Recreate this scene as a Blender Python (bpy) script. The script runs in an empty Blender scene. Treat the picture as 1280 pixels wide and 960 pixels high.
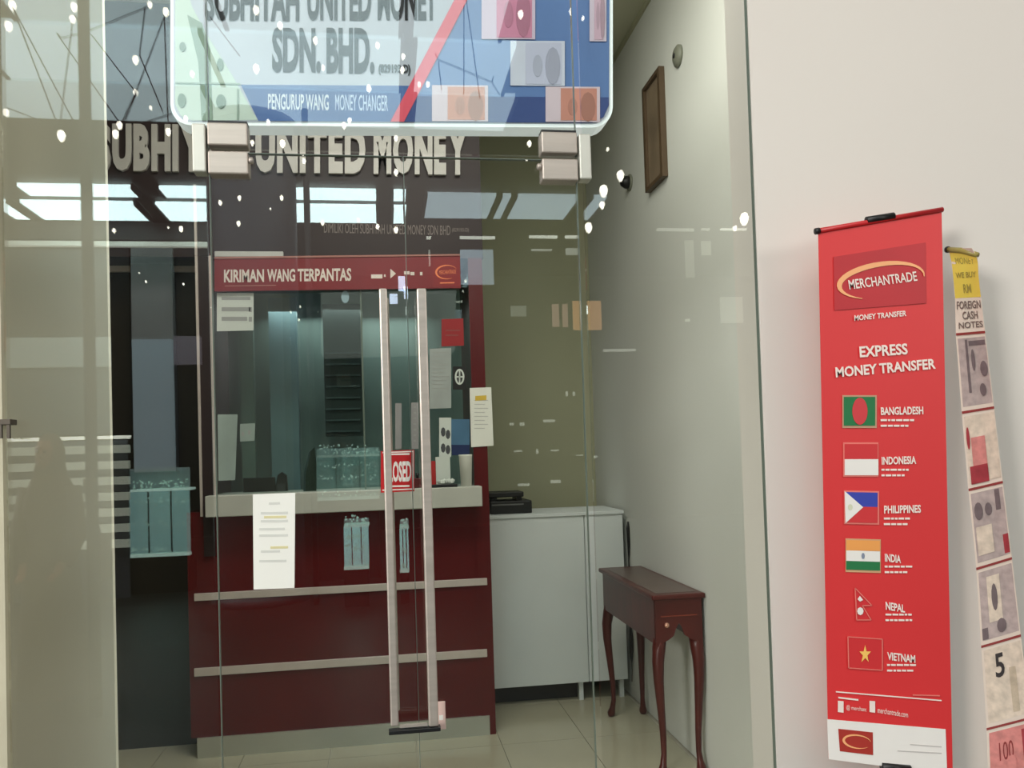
import bpy, bmesh, math, random
from mathutils import Vector, Matrix
random.seed(4)
C = bpy.context.scene.collection
sc = bpy.context.scene

# ------------------------------------------------------------------ camera
F, CX, CY = 1050.0, 640.0, 538.0
PHI, TH, RO, H = math.radians(8.7), math.radians(1.5), 0.031, 1.45
fw = Vector((math.sin(PHI)*math.cos(TH), math.cos(PHI)*math.cos(TH), math.sin(TH)))
r0 = Vector((math.cos(PHI), -math.sin(PHI), 0)); u0 = r0.cross(fw)
rt = r0*math.cos(RO) - u0*math.sin(RO); up = u0*math.cos(RO) + r0*math.sin(RO)
cd = bpy.data.cameras.new('camera'); cam = bpy.data.objects.new('camera', cd); C.objects.link(cam)
m = Matrix((rt, up, -fw)).transposed().to_4x4(); m.translation = Vector((0, 0, H))
cam.matrix_world = m
cd.sensor_width = 36; cd.lens = 36*F/1280; cd.shift_y = (CY-480)/1280; cd.clip_start = .02; cd.clip_end = 200
sc.camera = cam
# ------------------------------------------------------------------ world, exposure
w = bpy.data.worlds.new('world'); sc.world = w; w.use_nodes = True
w.node_tree.nodes['Background'].inputs[0].default_value = (1.0, .95, .88, 1)
w.node_tree.nodes['Background'].inputs[1].default_value = .10
sc.view_settings.view_transform = 'Standard'; sc.view_settings.look = 'None'
sc.view_settings.exposure = 0.0; sc.view_settings.gamma = 1

# ------------------------------------------------------------------ lights (unseen fills added over the corridor and inside the shop)
def area(name, loc, size, sizey, power, col, rot=(0, 0, 0)):
    l = bpy.data.lights.new(name, 'AREA'); l.shape = 'RECTANGLE'; l.size = size; l.size_y = sizey
    l.energy = power; l.color = col
    o = bpy.data.objects.new(name, l); C.objects.link(o); o.location = loc; o.rotation_euler = rot
    return o
area('corridor_fill', (2.4, -1.6, 4.9), 2.4, 1.6, 48, (1.0, .92, .84))  # unseen fill added above the corridor to light the white wall
area('corridor_fill', (-1.5, -1.2, 4.9), 2.4, 1.2, 100, (1.0, .95, .88))  # second unseen fill, added to brighten the left side
area('shop_fill', (.1, 2.75, 3.68), 1.8, .7, 48, (1.0, .97, .88))  # added fill that brightens the shop interior, not a lamp of the shop
def aim(loc, to): return (Vector(to)-Vector(loc)).to_track_quat('-Z', 'Y').to_euler()
area('corridor_wall_fill', (6.0, -4.5, 3.6), 1.6, 1.6, 130, (1.0, .96, .92), aim((6, -4.5, 3.6), (1.3, 1.7, 1.0)))  # unseen fill added far right to lift the white wall
area('corridor_wall_fill', (-5.6, -4.0, 3.2), 1.6, 1.6, 420, (1.0, .96, .92), aim((-5.6, -4, 3.2), (.8, 2.2, 1.2)))  # unseen fill added far left, lifts the wall and the shop interior
area('booth_fill', (-.2, 4.95, 2.3), .9, .3, 4, (.95, 1.0, .98))  # small fill added to brighten the inside of the booth

# ------------------------------------------------------------------ pixel -> point on a real plane
def ray(x, y): return fw + rt*((x-CX)/F) - up*((y-CY)/F)
def onY(x, y, Y):
    d = ray(x, y); t = Y/d.y; return Vector((d.x*t, Y, d.z*t+H))
def onZ(x, y, Z):
    d = ray(x, y); t = (Z-H)/d.z; return Vector((d.x*t, d.y*t, Z))
def onX(x, y, X):
    d = ray(x, y); t = X/d.x; return Vector((X, d.y*t, d.z*t+H))
GY = 1.75                                   # the glass front stands in this plane
def mir(v): return Vector((v.x, 2*GY - v.y, v.z))   # where a thing seen in the glass really stands

# ------------------------------------------------------------------ materials
MATS = {}
def lin(c): return tuple(((v/255)/12.92 if v/255 <= .04045 else ((v/255+.055)/1.055)**2.4) for v in c)
def mat(name, rgb, rough=.6, metal=0, var=.06, scale=8, spec=.5, emit=0, coat=0, stretch=None, bump=0):
    if name in MATS: return MATS[name]
    a = bpy.data.materials.new(name); a.use_nodes = True; nt = a.node_tree; b = nt.nodes['Principled BSDF']
    c = lin(rgb)
    tc = nt.nodes.new('ShaderNodeTexCoord'); mp = nt.nodes.new('ShaderNodeMapping'); nz = nt.nodes.new('ShaderNodeTexNoise')
    nt.links.new(tc.outputs['Object'], mp.inputs[0]); nt.links.new(mp.outputs[0], nz.inputs[0])
    if stretch: mp.inputs['Scale'].default_value = stretch
    nz.inputs['Scale'].default_value = scale; nz.inputs['Detail'].default_value = 3
    cr = nt.nodes.new('ShaderNodeValToRGB'); nt.links.new(nz.outputs[0], cr.inputs[0])
    cr.color_ramp.elements[0].position = .3; cr.color_ramp.elements[1].position = .7
    cr.color_ramp.elements[0].color = (*[v*(1-var) for v in c], 1); cr.color_ramp.elements[1].color = (*[min(1, v*(1+var)) for v in c], 1)
    nt.links.new(cr.outputs[0], b.inputs['Base Color'])
    b.inputs['Roughness'].default_value = rough; b.inputs['Metallic'].default_value = metal
    b.inputs['Specular IOR Level'].default_value = spec; b.inputs['Coat Weight'].default_value = coat
    if bump:
        bp = nt.nodes.new('ShaderNodeBump'); bp.inputs['Strength'].default_value = bump; bp.inputs['Distance'].default_value = .01
        nt.links.new(nz.outputs[0], bp.inputs['Height']); nt.links.new(bp.outputs[0], b.inputs['Normal'])
    if emit:
        nt.links.new(cr.outputs[0], b.inputs['Emission Color']); b.inputs['Emission Strength'].default_value = emit
    MATS[name] = a; return a
def glassmat(name, tint, base, rough=0.0):
    a = bpy.data.materials.new(name); a.use_nodes = True; nt = a.node_tree; nt.nodes.clear()
    o = nt.nodes.new('ShaderNodeOutputMaterial'); mx = nt.nodes.new('ShaderNodeMixShader')
    tr = nt.nodes.new('ShaderNodeBsdfTransparent'); gl = nt.nodes.new('ShaderNodeBsdfGlossy'); lw = nt.nodes.new('ShaderNodeLayerWeight')
    pw = nt.nodes.new('ShaderNodeMath'); pw.operation = 'POWER'; pw.inputs[1].default_value = 5
    ml = nt.nodes.new('ShaderNodeMath'); ml.operation = 'MULTIPLY_ADD'; ml.inputs[1].default_value = .7; ml.inputs[2].default_value = base
    tr.inputs[0].default_value = (*tint, 1); gl.inputs['Roughness'].default_value = rough; gl.inputs[0].default_value = (1, 1, 1, 1)
    nt.links.new(lw.outputs['Facing'], pw.inputs[0]); nt.links.new(pw.outputs[0], ml.inputs[0]); nt.links.new(ml.outputs[0], mx.inputs[0])
    nt.links.new(tr.outputs[0], mx.inputs[1]); nt.links.new(gl.outputs[0], mx.inputs[2]); nt.links.new(mx.outputs[0], o.inputs[0])
    return a
def emat(name, rgb, s):
    return mat(name, rgb, rough=.5, var=.03, scale=1.5, emit=s)
M_glass = glassmat('shopfront glass', (.975, .985, .972), .055)
M_booth = glassmat('booth glass', (.86, .92, .90), .035)
M_case = glassmat('showcase glass', (.9, .97, .95), .05)
M_edge = mat('polished glass edge', (104, 116, 106), .3, var=.05)
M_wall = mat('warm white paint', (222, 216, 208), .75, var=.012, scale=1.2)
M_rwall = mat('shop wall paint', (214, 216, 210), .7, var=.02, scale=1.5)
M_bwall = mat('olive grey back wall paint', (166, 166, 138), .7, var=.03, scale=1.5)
M_pier = mat('beige pier paint', (236, 234, 220), .65, var=.05, scale=1.3, stretch=(3, 3, .5))
M_maroon = mat('maroon laminate', (88, 14, 18), .25, var=.10, scale=3)
M_fascia = mat('dark maroon fascia', (34, 9, 11), .5, var=.08, scale=3)
M_dark = mat('charcoal panel', (32, 28, 23), .35, var=.12, scale=2)
M_black = mat('black plastic', (16, 16, 17), .45)
M_steel = mat('brushed steel', (186, 176, 166), .42, metal=.5, var=.08, scale=6, stretch=(1, 1, 14))
M_strip = mat('aluminium strip', (214, 202, 196), .4, metal=.35, var=.05)
M_plinth = mat('steel plinth', (196, 198, 188), .32, metal=.6, var=.06, scale=4)
M_sill = mat('pale sill stone', (190, 190, 182), .5, var=.04)
M_white = mat('white laminate', (222, 228, 228), .45, var=.02)
M_paper = mat('white paper', (232, 232, 224), .8, var=.02)
M_wood = mat('dark mahogany', (76, 22, 17), .35, var=.3, scale=5, stretch=(1, 8, 1))
M_red = mat('banner red', (216, 52, 54), .5, var=.05, scale=1.2)
M_redlogo = mat('banner logo panel red', (186, 36, 44), .5, var=.05)
M_print = mat('white print', (240, 225, 215), .7, var=.02)
M_letter = mat('grey sign letters', (196, 192, 188), .45, metal=.1, var=.05)
M_grey = mat('dark grey letters', (60, 66, 72), .6)
M_tile = mat('floor tile', (176, 172, 150), .16, var=.05, scale=3)
M_grout = mat('tile grout', (190, 186, 170), .8)

# ------------------------------------------------------------------ builders
def setp(o, label=None, cat=None, group=None, kind=None):
    if label: o['label'] = label
    if cat: o['category'] = cat
    if group: o['group'] = group
    if kind: o['kind'] = kind
    return o
def link(name, me, mt, parent=None):
    o = bpy.data.objects.new(name, me); C.objects.link(o)
    if mt: me.materials.append(mt)
    if parent:
        o.parent = parent; o.matrix_parent_inverse = parent.matrix_basis.inverted()
    return o
def thing(name, label, cat, loc=(0, 0, 0), group=None):
    o = bpy.data.objects.new(name, None); C.objects.link(o); o.location = loc; o.empty_display_size = .1
    return setp(o, label, cat, group)
def mesh(name, bm, mt, parent=None, smooth=False):
    bmesh.ops.recalc_face_normals(bm, faces=bm.faces)
    me = bpy.data.meshes.new(name); bm.to_mesh(me); bm.free()
    if smooth:
        for p in me.polygons: p.use_smooth = True
    return link(name, me, mt, parent)
def abox(bm, x0, x1, y0, y1, z0, z1, bev=0):
    t = bmesh.new(); bmesh.ops.create_cube(t, size=1)
    for v in t.verts:
        v.co = Vector(((x0+x1)/2+v.co.x*(x1-x0), (y0+y1)/2+v.co.y*(y1-y0), (z0+z1)/2+v.co.z*(z1-z0)))
    if bev: bmesh.ops.bevel(t, geom=t.edges[:], offset=bev, segments=2, affect='EDGES', profile=.5)
    tm = bpy.data.meshes.new('t'); t.to_mesh(tm); t.free(); bm.from_mesh(tm); bpy.data.meshes.remove(tm)
def box(name, x0, x1, y0, y1, z0, z1, mt, parent=None, bev=0):
    bm = bmesh.new(); abox(bm, min(x0, x1), max(x0, x1), min(y0, y1), max(y0, y1), min(z0, z1), max(z0, z1), bev)
    return mesh(name, bm, mt, parent)
def ext(px0, py0, px1, py1, Y):             # axis-aligned extent on the plane Y
    ym, xm = (py0+py1)/2, (px0+px1)/2
    ym = min(max(ym, 60), 900)
    return onY(px0, ym, Y).x, onY(px1, ym, Y).x, onY(xm, py1, Y).z, onY(xm, py0, Y).z
def pbox(name, px0, py0, px1, py1, Y, d, mt, parent=None, bev=0):   # front face at Y, going back by d
    a, b, z0, z1 = ext(px0, py0, px1, py1, Y)
    return box(name, a, b, Y, Y+d, z0, z1, mt, parent, bev)
def rbox(name, px0, py0, px1, py1, Yv, d, mt, parent=None, bev=0, z0=None, z1=None):  # a thing of the mall, seen in the glass
    a, b, q0, q1 = ext(px0, py0, px1, py1, Yv)
    if z0 is None: z0 = q0
    if z1 is None: z1 = q1
    return box(name, a, b, 2*GY-Yv-d, 2*GY-Yv, z0, z1, mt, parent, bev)
def prism(name, pts, n, mt, parent=None):  # polygon of 3-D points, thickened by vector n
    bm = bmesh.new(); a = [bm.verts.new(p) for p in pts]; b = [bm.verts.new(Vector(p)+Vector(n)) for p in pts]
    bm.faces.new(a); bm.faces.new(b[::-1]); k = len(pts)
    for i in range(k): bm.faces.new((a[i], a[(i+1) % k], b[(i+1) % k], b[i]))
    return mesh(name, bm, mt, parent)
def ppoly(name, pix, Y, d, mt, parent=None):
    return prism(name, [onY(x, y, Y) for x, y in pix], (0, d, 0), mt, parent)
def tube(bm, pts, rad, n=10, sq=1.0, cap=True):
    pts = [Vector(p) for p in pts]; rings = []
    if not hasattr(rad, '__len__'): rad = [rad]*len(pts)
    nrm = None
    for i, p in enumerate(pts):
        t = (pts[min(i+1, len(pts)-1)]-pts[max(i-1, 0)]).normalized()
        if nrm is None:
            nrm = t.orthogonal().normalized()
        nrm = (nrm - t*nrm.dot(t)).normalized(); bn = t.cross(nrm)
        rings.append([bm.verts.new(p+(nrm*math.cos(2*math.pi*k/n)+bn*math.sin(2*math.pi*k/n)*sq)*rad[i]) for k in range(n)])
    for a, b in zip(rings, rings[1:]):
        for k in range(n): bm.faces.new((a[k], a[(k+1) % n], b[(k+1) % n], b[k]))
    if cap: bm.faces.new(rings[0][::-1]); bm.faces.new(rings[-1])
def tubeo(name, pts, rad, mt, parent=None, n=10, sq=1.0):
    bm = bmesh.new(); tube(bm, pts, rad, n, sq); return mesh(name, bm, mt, parent, True)
def lathe(name, prof, c, mt, parent=None, n=20, axis='Z'):
    bm = bmesh.new(); rings = []
    for r, h in prof:
        ring = []
        for k in range(n):
            a = 2*math.pi*k/n; x, y = r*math.cos(a), r*math.sin(a)
            v = Vector((x, y, h)) if axis == 'Z' else (Vector((h, x, y)) if axis == 'X' else Vector((x, h, y)))
            ring.append(bm.verts.new(Vector(c)+v))
        rings.append(ring)
    for a, b in zip(rings, rings[1:]):
        for k in range(n): bm.faces.new((a[k], a[(k+1) % n], b[(k+1) % n], b[k]))
    bm.faces.new(rings[0][::-1]); bm.faces.new(rings[-1])
    return mesh(name, bm, mt, parent, True)
TXT = {}
def textmesh(s, bold=.02, extr=0.0):
    k = (s, bold, extr)
    if k in TXT: return TXT[k]
    cu = bpy.data.curves.new('t', 'FONT'); cu.body = s; cu.offset = bold; cu.extrude = extr; cu.resolution_u = 3
    o = bpy.data.objects.new('t', cu); C.objects.link(o)
    dg = bpy.context.evaluated_depsgraph_get(); me = bpy.data.meshes.new_from_object(o.evaluated_get(dg))
    vs = [v.co.copy() for v in me.vertices]; fs = [tuple(p.vertices) for p in me.polygons]
    bpy.data.objects.remove(o); bpy.data.curves.remove(cu); bpy.data.meshes.remove(me)
    xs = [v.x for v in vs]; ys = [v.y for v in vs]; x0, x1, y0, y1 = min(xs), max(xs), min(ys), max(ys)
    TXT[k] = ([((v.x-x0)/(x1-x0), (v.y-y0)/(y1-y0), v.z) for v in vs], fs, (x1-x0))
    return TXT[k]
def qtext(name, s, TL, TR, BL, Y, mt, parent=None, bold=.02, thick=0, fn=None):
    """text filling the pixel parallelogram TL TR BL, lying on the plane Y"""
    vs, fs, _ = textmesh(s, bold, .01 if thick else 0)
    fn = fn or (lambda x, y: onY(x, y, Y)); out = []
    for x, y, z in vs:
        q = fn(TL[0]+(TR[0]-TL[0])*x+(BL[0]-TL[0])*(1-y), TL[1]+(TR[1]-TL[1])*x+(BL[1]-TL[1])*(1-y))
        out.append(q+Vector((0, -thick if z > 0 else 0, 0)))
    me = bpy.data.meshes.new(name); me.from_pydata(out, [], fs); return link(name, me, mt, parent)
def letters(parent, s, x0, x1, y0, y1, dy, Y, mt, thick, bold=.05):
    ws = [textmesh(ch, bold, .01)[2]+.07 for ch in s]; tot = sum(ws)-.07; x = x0
    for ch, wd in zip(s, ws):
        a = x+(x1-x0)*(wd-.07)/tot; sl = dy/(x1-x0)
        qtext('letter', ch, (x, y0+sl*(x-x0)), (a, y0+sl*(a-x0)), (x, y1+sl*(x-x0)), Y, mt, parent, bold, thick)
        x += (x1-x0)*wd/tot
def struct(o): o['kind'] = 'structure'; return o

# ================================================================== SETTING
XR = 1.40; CEIL = 3.75; YB = 5.5
XG0 = onY(5, 480, GY).x; XD0 = onY(266, 480, GY).x; XDM = onY(511, 480, GY).x; XD1 = onY(731, 480, GY).x; XG1 = onY(952, 480, GY).x
fl = struct(box('floor', -9, 9, GY-.05, YB+.1, -.2, -.008, M_grout))
struct(box('floor_mall', -14, 14, -14, GY-.05, -.2, 0, mat('corridor stone', (46, 44, 40), .4, var=.1)))
proto = None
tw, tl = .42, .62; TY0 = GY-.05
for i in range(-6, 6):
    for j in range(0, 7):
        x, y = XR-.02-(i+6)*tw-tw/2, TY0+j*tl+tl/2
        if x < -3.2: continue
        if proto is None:
            bm = bmesh.new(); abox(bm, -tw/2+.0015, tw/2-.0015, -tl/2+.0015, tl/2-.0015, -.0079, 0)
            proto = mesh('tile', bm, M_tile, fl).data; o = fl.children[0]
        else:
            o = link('tile', proto, None, fl)
        o.location = (x, y, 0)
struct(box('ceiling', -4, XR+.1, GY+.06, YB, CEIL, CEIL+.1, mat('shop ceiling paint', (190, 190, 168), .8, var=.02)))
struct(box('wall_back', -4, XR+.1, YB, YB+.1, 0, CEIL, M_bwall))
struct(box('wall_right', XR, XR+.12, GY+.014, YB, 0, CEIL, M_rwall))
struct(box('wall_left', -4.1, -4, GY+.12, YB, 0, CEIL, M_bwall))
struct(box('wall_front', XG1, 6.5, GY-.004, GY+.12, 0, 6.2, M_wall))
struct(box('wall_above_glass', -6, XG1, GY-.06, GY+.12, CEIL, 6.2, M_wall))
struct(box('wall_front_left', -6, XG0, GY-.01, GY+.012, 0, CEIL, mat('beige jamb paint', (190, 184, 160), .7)))
# beige pier standing behind the left pane
a = onY(141, 560, 2.37).x
struct(box('wall_pier', -3.2, a, 2.35, 2.37, 0, CEIL, M_pier))
# ceiling joint line on right wall : small cove
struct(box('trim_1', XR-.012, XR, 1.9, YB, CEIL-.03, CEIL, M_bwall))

# ---- glass front: two fixed panes, a transom, two leaves
def pane(name, x0, x1, z0, z1, parent=None, edges='LR', Y=GY):
    p = box(name, x0, x1, Y, Y+.010, z0, z1, M_glass, parent)
    par = parent or p
    for e in edges:
        if e == 'L': box('edge', x0-.0005, x0+.0008, Y-.0005, Y+.0105, z0, z1, M_edge, par)
        if e == 'R': box('edge', x1-.0008, x1+.0005, Y-.0005, Y+.0105, z0, z1, M_edge, par)
        if e == 'B': box('edge', x0, x1, Y-.0005, Y+.0105, z0-.0005, z0+.001, M_edge, par)
        if e == 'T': box('edge', x0, x1, Y-.0005, Y+.0105, z1-.001, z1+.0003, M_edge, par)
    return p
ZD = onY(500, 193, GY).z; g = .002
struct(pane('window_1', XG0+.001, XD0-g, 0.002, CEIL-.002, edges=''))
struct(pane('window_2', XD1+.012, XG1-.001, 0.002, CEIL-.002, edges='R'))
struct(pane('window_3', XD0+g, XD1-g, ZD+.004, CEIL-.002, edges='LR'))
d1 = setp(struct(thing('door_1', None, None, (XD0, GY, 0)))); d2 = struct(thing('door_2', None, None, (XD1, GY, 0)))
for d, x0, x1, s in ((d1, XD0+g, XDM-.0015, 1), (d2, XDM+.0015, XD1-g, -1)):
    pane('glass_pane', x0, x1, .01, ZD-.004, d, 'LT' if s > 0 else 'LRT')
    xe = x0 if s > 0 else x1; x2 = xe+s*.078
    pf = box('patch_fitting', xe, x2, GY-.014, GY+.024, ZD-.052, ZD-.006, M_steel, d, .003)
    box('patch_fitting', xe, x2, GY-.014, GY+.024, .0, .05, M_steel, d, .003)
    lathe('pivot_pin', [(.005, 0), (.007, .002), (.007, .008), (.003, .010)], (x2 if s > 0 else x2-.010, GY-.006, ZD-.022), M_steel, pf, axis='X', n=12)
# transom fittings
for n, xe, s in (('L', XD0+g, 1), ('R', XD1-g, -1)):
    x2 = xe+s*.078
    f = thing('transom_fitting', 'brushed steel patch fitting at the %s top corner of the glass doors' % ('left' if s > 0 else 'right'), 'door fitting', ((xe+x2)/2, GY, ZD))
    box('cover_plate', xe, x2, GY-.014, GY+.024, ZD+.006, ZD+.052, M_steel, f, .003)
    box('gasket', min(xe, x2)+.001, max(xe, x2)-.001, GY-.010, GY+.020, ZD+.052, ZD+.057, M_black, f)
    box('side_plate', xe-s*.004, xe-s*.030, GY-.012, GY+.022, ZD-.048, ZD+.050, mat('satin steel plate', (205, 205, 195), .5, metal=.5), f, .003)
# handles: one long flat bar on each leaf, with stand-offs
def handle(d, px0, px1, label):
    a, b, z0, z1 = ext(px0, 362, px1, 906, GY-.04)
    h = box('handle', a, b, GY-.055, GY-.038, z0, z1, M_steel, d, .003)
    box('handle_back', a+.004, b+.004, GY+.045, GY+.06, z0, z1, M_steel, d, .003)
    for z in (z0+.10, z1-.10):
        tubeo('stand_off', [(a/2+b/2, GY-.038, z), (a/2+b/2, GY+.048, z)], .006, M_steel, h, 10)
    return a, b, z0, z1
ha = handle(d1, 481, 491, ''); hb = handle(d2, 528, 540, '')
t = thing('locking_bar', 'thin dark bar joining the bottom ends of the two long steel door handles', 'lock', (0, GY-.046, hb[2]))
box('bar', ha[0]-.004, hb[1]+.004, GY-.056, GY-.036, hb[2]-.010, hb[2]-.002, M_black, t, .001)
box('shackle', ha[1]+.002, hb[0]-.002, GY-.05, GY-.042, hb[2]+.001, hb[2]+.006, M_steel, t)
t = thing('door_tag', 'small pinkish white tag beside the bottom of the right door handle', 'tag', onY(551, 895, GY-.01))
pbox('tag_plate', 546, 877, 557, 912, GY-.004, .003, mat('pinkish plastic', (225, 195, 185), .5), t, .001)
pbox('tag_mark', 549, 894, 554, 900, GY-.0045, .0006, M_paper, t)
# pull stub at the far left of the pane
t = thing('wall_bracket', 'small dark metal bracket on the left jamb of the glass', 'bracket', onY(5, 537, GY-.03))
pbox('plate', -6, 524, 13, 531, GY-.035, .03, mat('aged bronze', (84, 76, 66), .5, metal=.4), t, .001)
pbox('arm', 8, 531, 12, 548, GY-.035, .006, MATS['aged bronze'], t)
pbox('arm', -2, 531, 2, 548, GY-.035, .006, MATS['aged bronze'], t)

# taped notice on the left leaf
t = thing('door_notice', 'tall white paper notice taped on the left glass door above the counter stripe', 'notice', onY(342, 677, GY-.003))
o = ppoly('sheet', [(316, 618), (369, 616), (368, 735), (317, 737)], GY-.003, .001, M_paper, t)
for i, (y, w0, w1, c) in enumerate([(628, 336, 350, 'p'), (640, 326, 360, 'p'), (645, 330, 358, 'y'), (650, 326, 360, 'p'), (660, 324, 356, 'p'), (668, 324, 360, 'p'), (683, 338, 360, 'y'), (688, 326, 350, 'p'), (700, 324, 358, 'p')]):
    mt = mat('faint grey print', (208, 209, 202), .8) if c == 'p' else mat('faint ochre print', (214, 206, 158), .8)
    ppoly('printed_line', [(w0, y), (w1, y-.5), (w1, y+2.5), (w0, y+3)], GY-.0036, .0005, mt, t)

# CLOSED sign hung behind the left bar
t = thing('closed_sign', 'red sign with white letters CLOSED hanging behind the left steel door handle', 'sign', onY(498, 588, GY+.012))
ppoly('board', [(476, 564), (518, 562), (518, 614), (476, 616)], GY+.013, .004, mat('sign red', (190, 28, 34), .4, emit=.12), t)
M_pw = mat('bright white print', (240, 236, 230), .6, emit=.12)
qtext('lettering', 'CLOSED', (480, 577), (514, 576), (480, 603), GY+.0125, M_pw, t, .035)
for y0 in (567, 607): ppoly('printed_line', [(482, y0), (512, y0-.6), (512, y0+1.5), (482, y0+2)], GY+.0125, .0004, M_pw, t)
for q in ([(478, 565), (517, 563.5), (517, 565), (478, 566.5)], [(478, 612), (517, 610.5), (517, 612), (478, 613.5)], [(515.7, 563), (517, 563), (517, 612), (515.7, 612)]):
    ppoly('border_line', q, GY+.0125, .0004, M_pw, t)

# ================================================================== THE BIG HANGING SIGN
SY = 2.0
t = thing('hanging_signboard', 'large white and blue rounded money changer signboard hanging behind the transom glass', 'signboard', onY(490, 158, SY))
def rrect(x0, y0, x1, y1, r):
    out = []
    for cx, cy, a0 in ((x1-r, y0+r, -90), (x1-r, y1-r, 0), (x0+r, y1-r, 90), (x0+r, y0+r, 180)):
        for k in range(7):
            a = math.radians(a0+15*k); out.append((cx+r*math.cos(a), cy+r*math.sin(a)))
    return out
tilt = lambda P: [(x, y+.006*(x-490)) for x, y in P]
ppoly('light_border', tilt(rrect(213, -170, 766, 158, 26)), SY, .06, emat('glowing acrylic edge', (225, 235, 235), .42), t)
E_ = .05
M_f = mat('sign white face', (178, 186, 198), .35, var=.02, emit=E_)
face = ppoly('face', tilt(rrect(217, -165, 762, 153, 22)), SY-.004, .004, M_f, t)
def sp(name, P, c, k=1, e=E_, par=None): return ppoly(name, tilt(P), SY-.004-.0012*k, .001, mat('sign ink %s' % (c,), c, .4, var=.05, emit=e), par or t)
sp('green_note_print', [(219, -60), (240, 10), (262, 50), (290, 95), (322, 151), (240, 152), (226, 146), (219, 132)], (188, 208, 196))
sp('note_dark_print', [(234, 20), (252, 30), (262, 60), (266, 152), (252, 152), (248, 80)], (124, 150, 132), 2)  # darker green area of the note print
for x, y, rx, ry in ((227, 127, 5, 9), (276, 128, 6, 9), (275, 82, 4, 8), (228, 60, 4, 6)):
    sp('note_portrait', [(x+rx*math.cos(k*.524), y+ry*math.sin(k*.524)) for k in range(12)], (112, 138, 122), 3)
sp('note_line', [(219, 104), (300, 105), (301, 107), (219, 106)], (140, 165, 150), 3)
sp('note_line', [(296, 112), (298, 112), (298, 150), (296, 150)], (140, 165, 150), 3)
sp('blue_strip', [(301, 107), (513, 107), (491, 152), (323, 152)], (66, 102, 160))
sp('blue_field', [(587, -20), (762, -20), (761, 128), (755, 144), (740, 152), (500, 152)], (84, 118, 172))
sp('blue_field_dark', [(512, 120), (761, 120), (761, 130), (754, 145), (740, 152), (498, 152)], (46, 70, 128), 2)
sp('red_diagonal', [(578, -20), (594, -20), (505, 152), (488, 152)], (214, 76, 96), 3)
def note(x0, y0, x1, y1, base, ink):
    n = sp('note_print', [(x0, y0), (x1, y0), (x1, y1), (x0, y1)], base, 4); w_ = x1-x0
    sp('note_block', [(x0+.28*w_, y0+2), (x1-4, y0+2), (x1-4, y1-2), (x0+.28*w_, y1-2)], ink, 5, par=n)
    cx, cy = x0+.78*w_, (y0+y1)/2+3
    sp('note_portrait', [(cx+.14*w_*math.cos(k*.524), cy+.42*(y1-y0)*math.sin(k*.524)) for k in range(12)], tuple(int(v*.84) for v in ink), 6, par=n)
    cx = x0+.5*w_
    sp('note_portrait', [(cx+.09*w_*math.cos(k*.524), cy+.25*(y1-y0)*math.sin(k*.524)) for k in range(12)], tuple(int(v*.9) for v in ink), 6, par=n)
note(602, -20, 669, 48, (200, 186, 206), (198, 130, 160))
note(638, 50, 706, 106, (196, 204, 220), (184, 190, 212))
note(737, -20, 758, 50, (200, 190, 206), (196, 168, 186))
note(540, 106, 610, 151, (204, 190, 200), (196, 136, 112))
note(682, 107, 750, 151, (204, 190, 200), (190, 132, 116))
TY = SY-.0062; M_ink = mat('signboard ink', (34, 38, 44), .7)
for s, x0, x1 in (('SUBHIYAH', 256, 374), ('UNITED', 384, 464), ('MONEY', 472, 547)):
    qtext('lettering', s, (x0, -26+.006*(x0-490)), (x1, -26), (x0, 26), TY, M_ink, t, .04)
qtext('lettering', 'SDN.', (340, 34), (401, 34.5), (340, 91), TY, M_ink, t, .045)
qtext('lettering', 'BHD.', (408, 34.5), (468, 35), (408, 92.5), TY, M_ink, t, .045)
qtext('lettering', '(829193-D)', (473, 80), (513, 80.5), (473, 94), TY, M_grey, t, .05)
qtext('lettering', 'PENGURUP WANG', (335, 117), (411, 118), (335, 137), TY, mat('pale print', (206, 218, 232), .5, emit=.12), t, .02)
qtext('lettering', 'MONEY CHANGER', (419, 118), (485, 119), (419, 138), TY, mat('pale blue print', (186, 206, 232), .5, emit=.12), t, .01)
for x in (300, 680): tubeo('hanger', [onY(x, -160, SY+.03), Vector((onY(x, -160, SY+.03).x, SY+.03, CEIL))], .004, M_steel, t, 8)

# ================================================================== FASCIA AND BOOTH
KY = 4.35
fx0, fx1 = -1.62, onY(606, 400, KY).x
zf = onY(430, 322, KY).z
sg = thing('fascia_sign', 'dark maroon fascia board with grey raised letters above the counter booth', 'sign', (-.4, KY, zf))
box('board', fx0-.5, fx1, KY, KY+.5, zf, CEIL-.002, M_fascia, sg)
for s, x0, x1 in (('SUBHIYAH', 122, 312), ('UNITED', 320, 457), ('MONEY', 467, 584)):
    letters(sg, s, x0, x1, 158+.010*(x0-320), 217+.012*(x0-320), .012*(x1-x0), KY-.002, M_letter, .02, .055)
qtext('small_lettering', 'DIMILIKI OLEH SUBHIYAH UNITED MONEY SDN BHD', (405, 279), (563, 282), (405, 291), KY-.001, mat('dull grey print', (128, 116, 112), .6), sg, .0)
qtext('small_lettering', '(829193-D)', (565, 285), (586, 285), (565, 291), KY-.001, MATS['dull grey print'], sg, .0)
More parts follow.
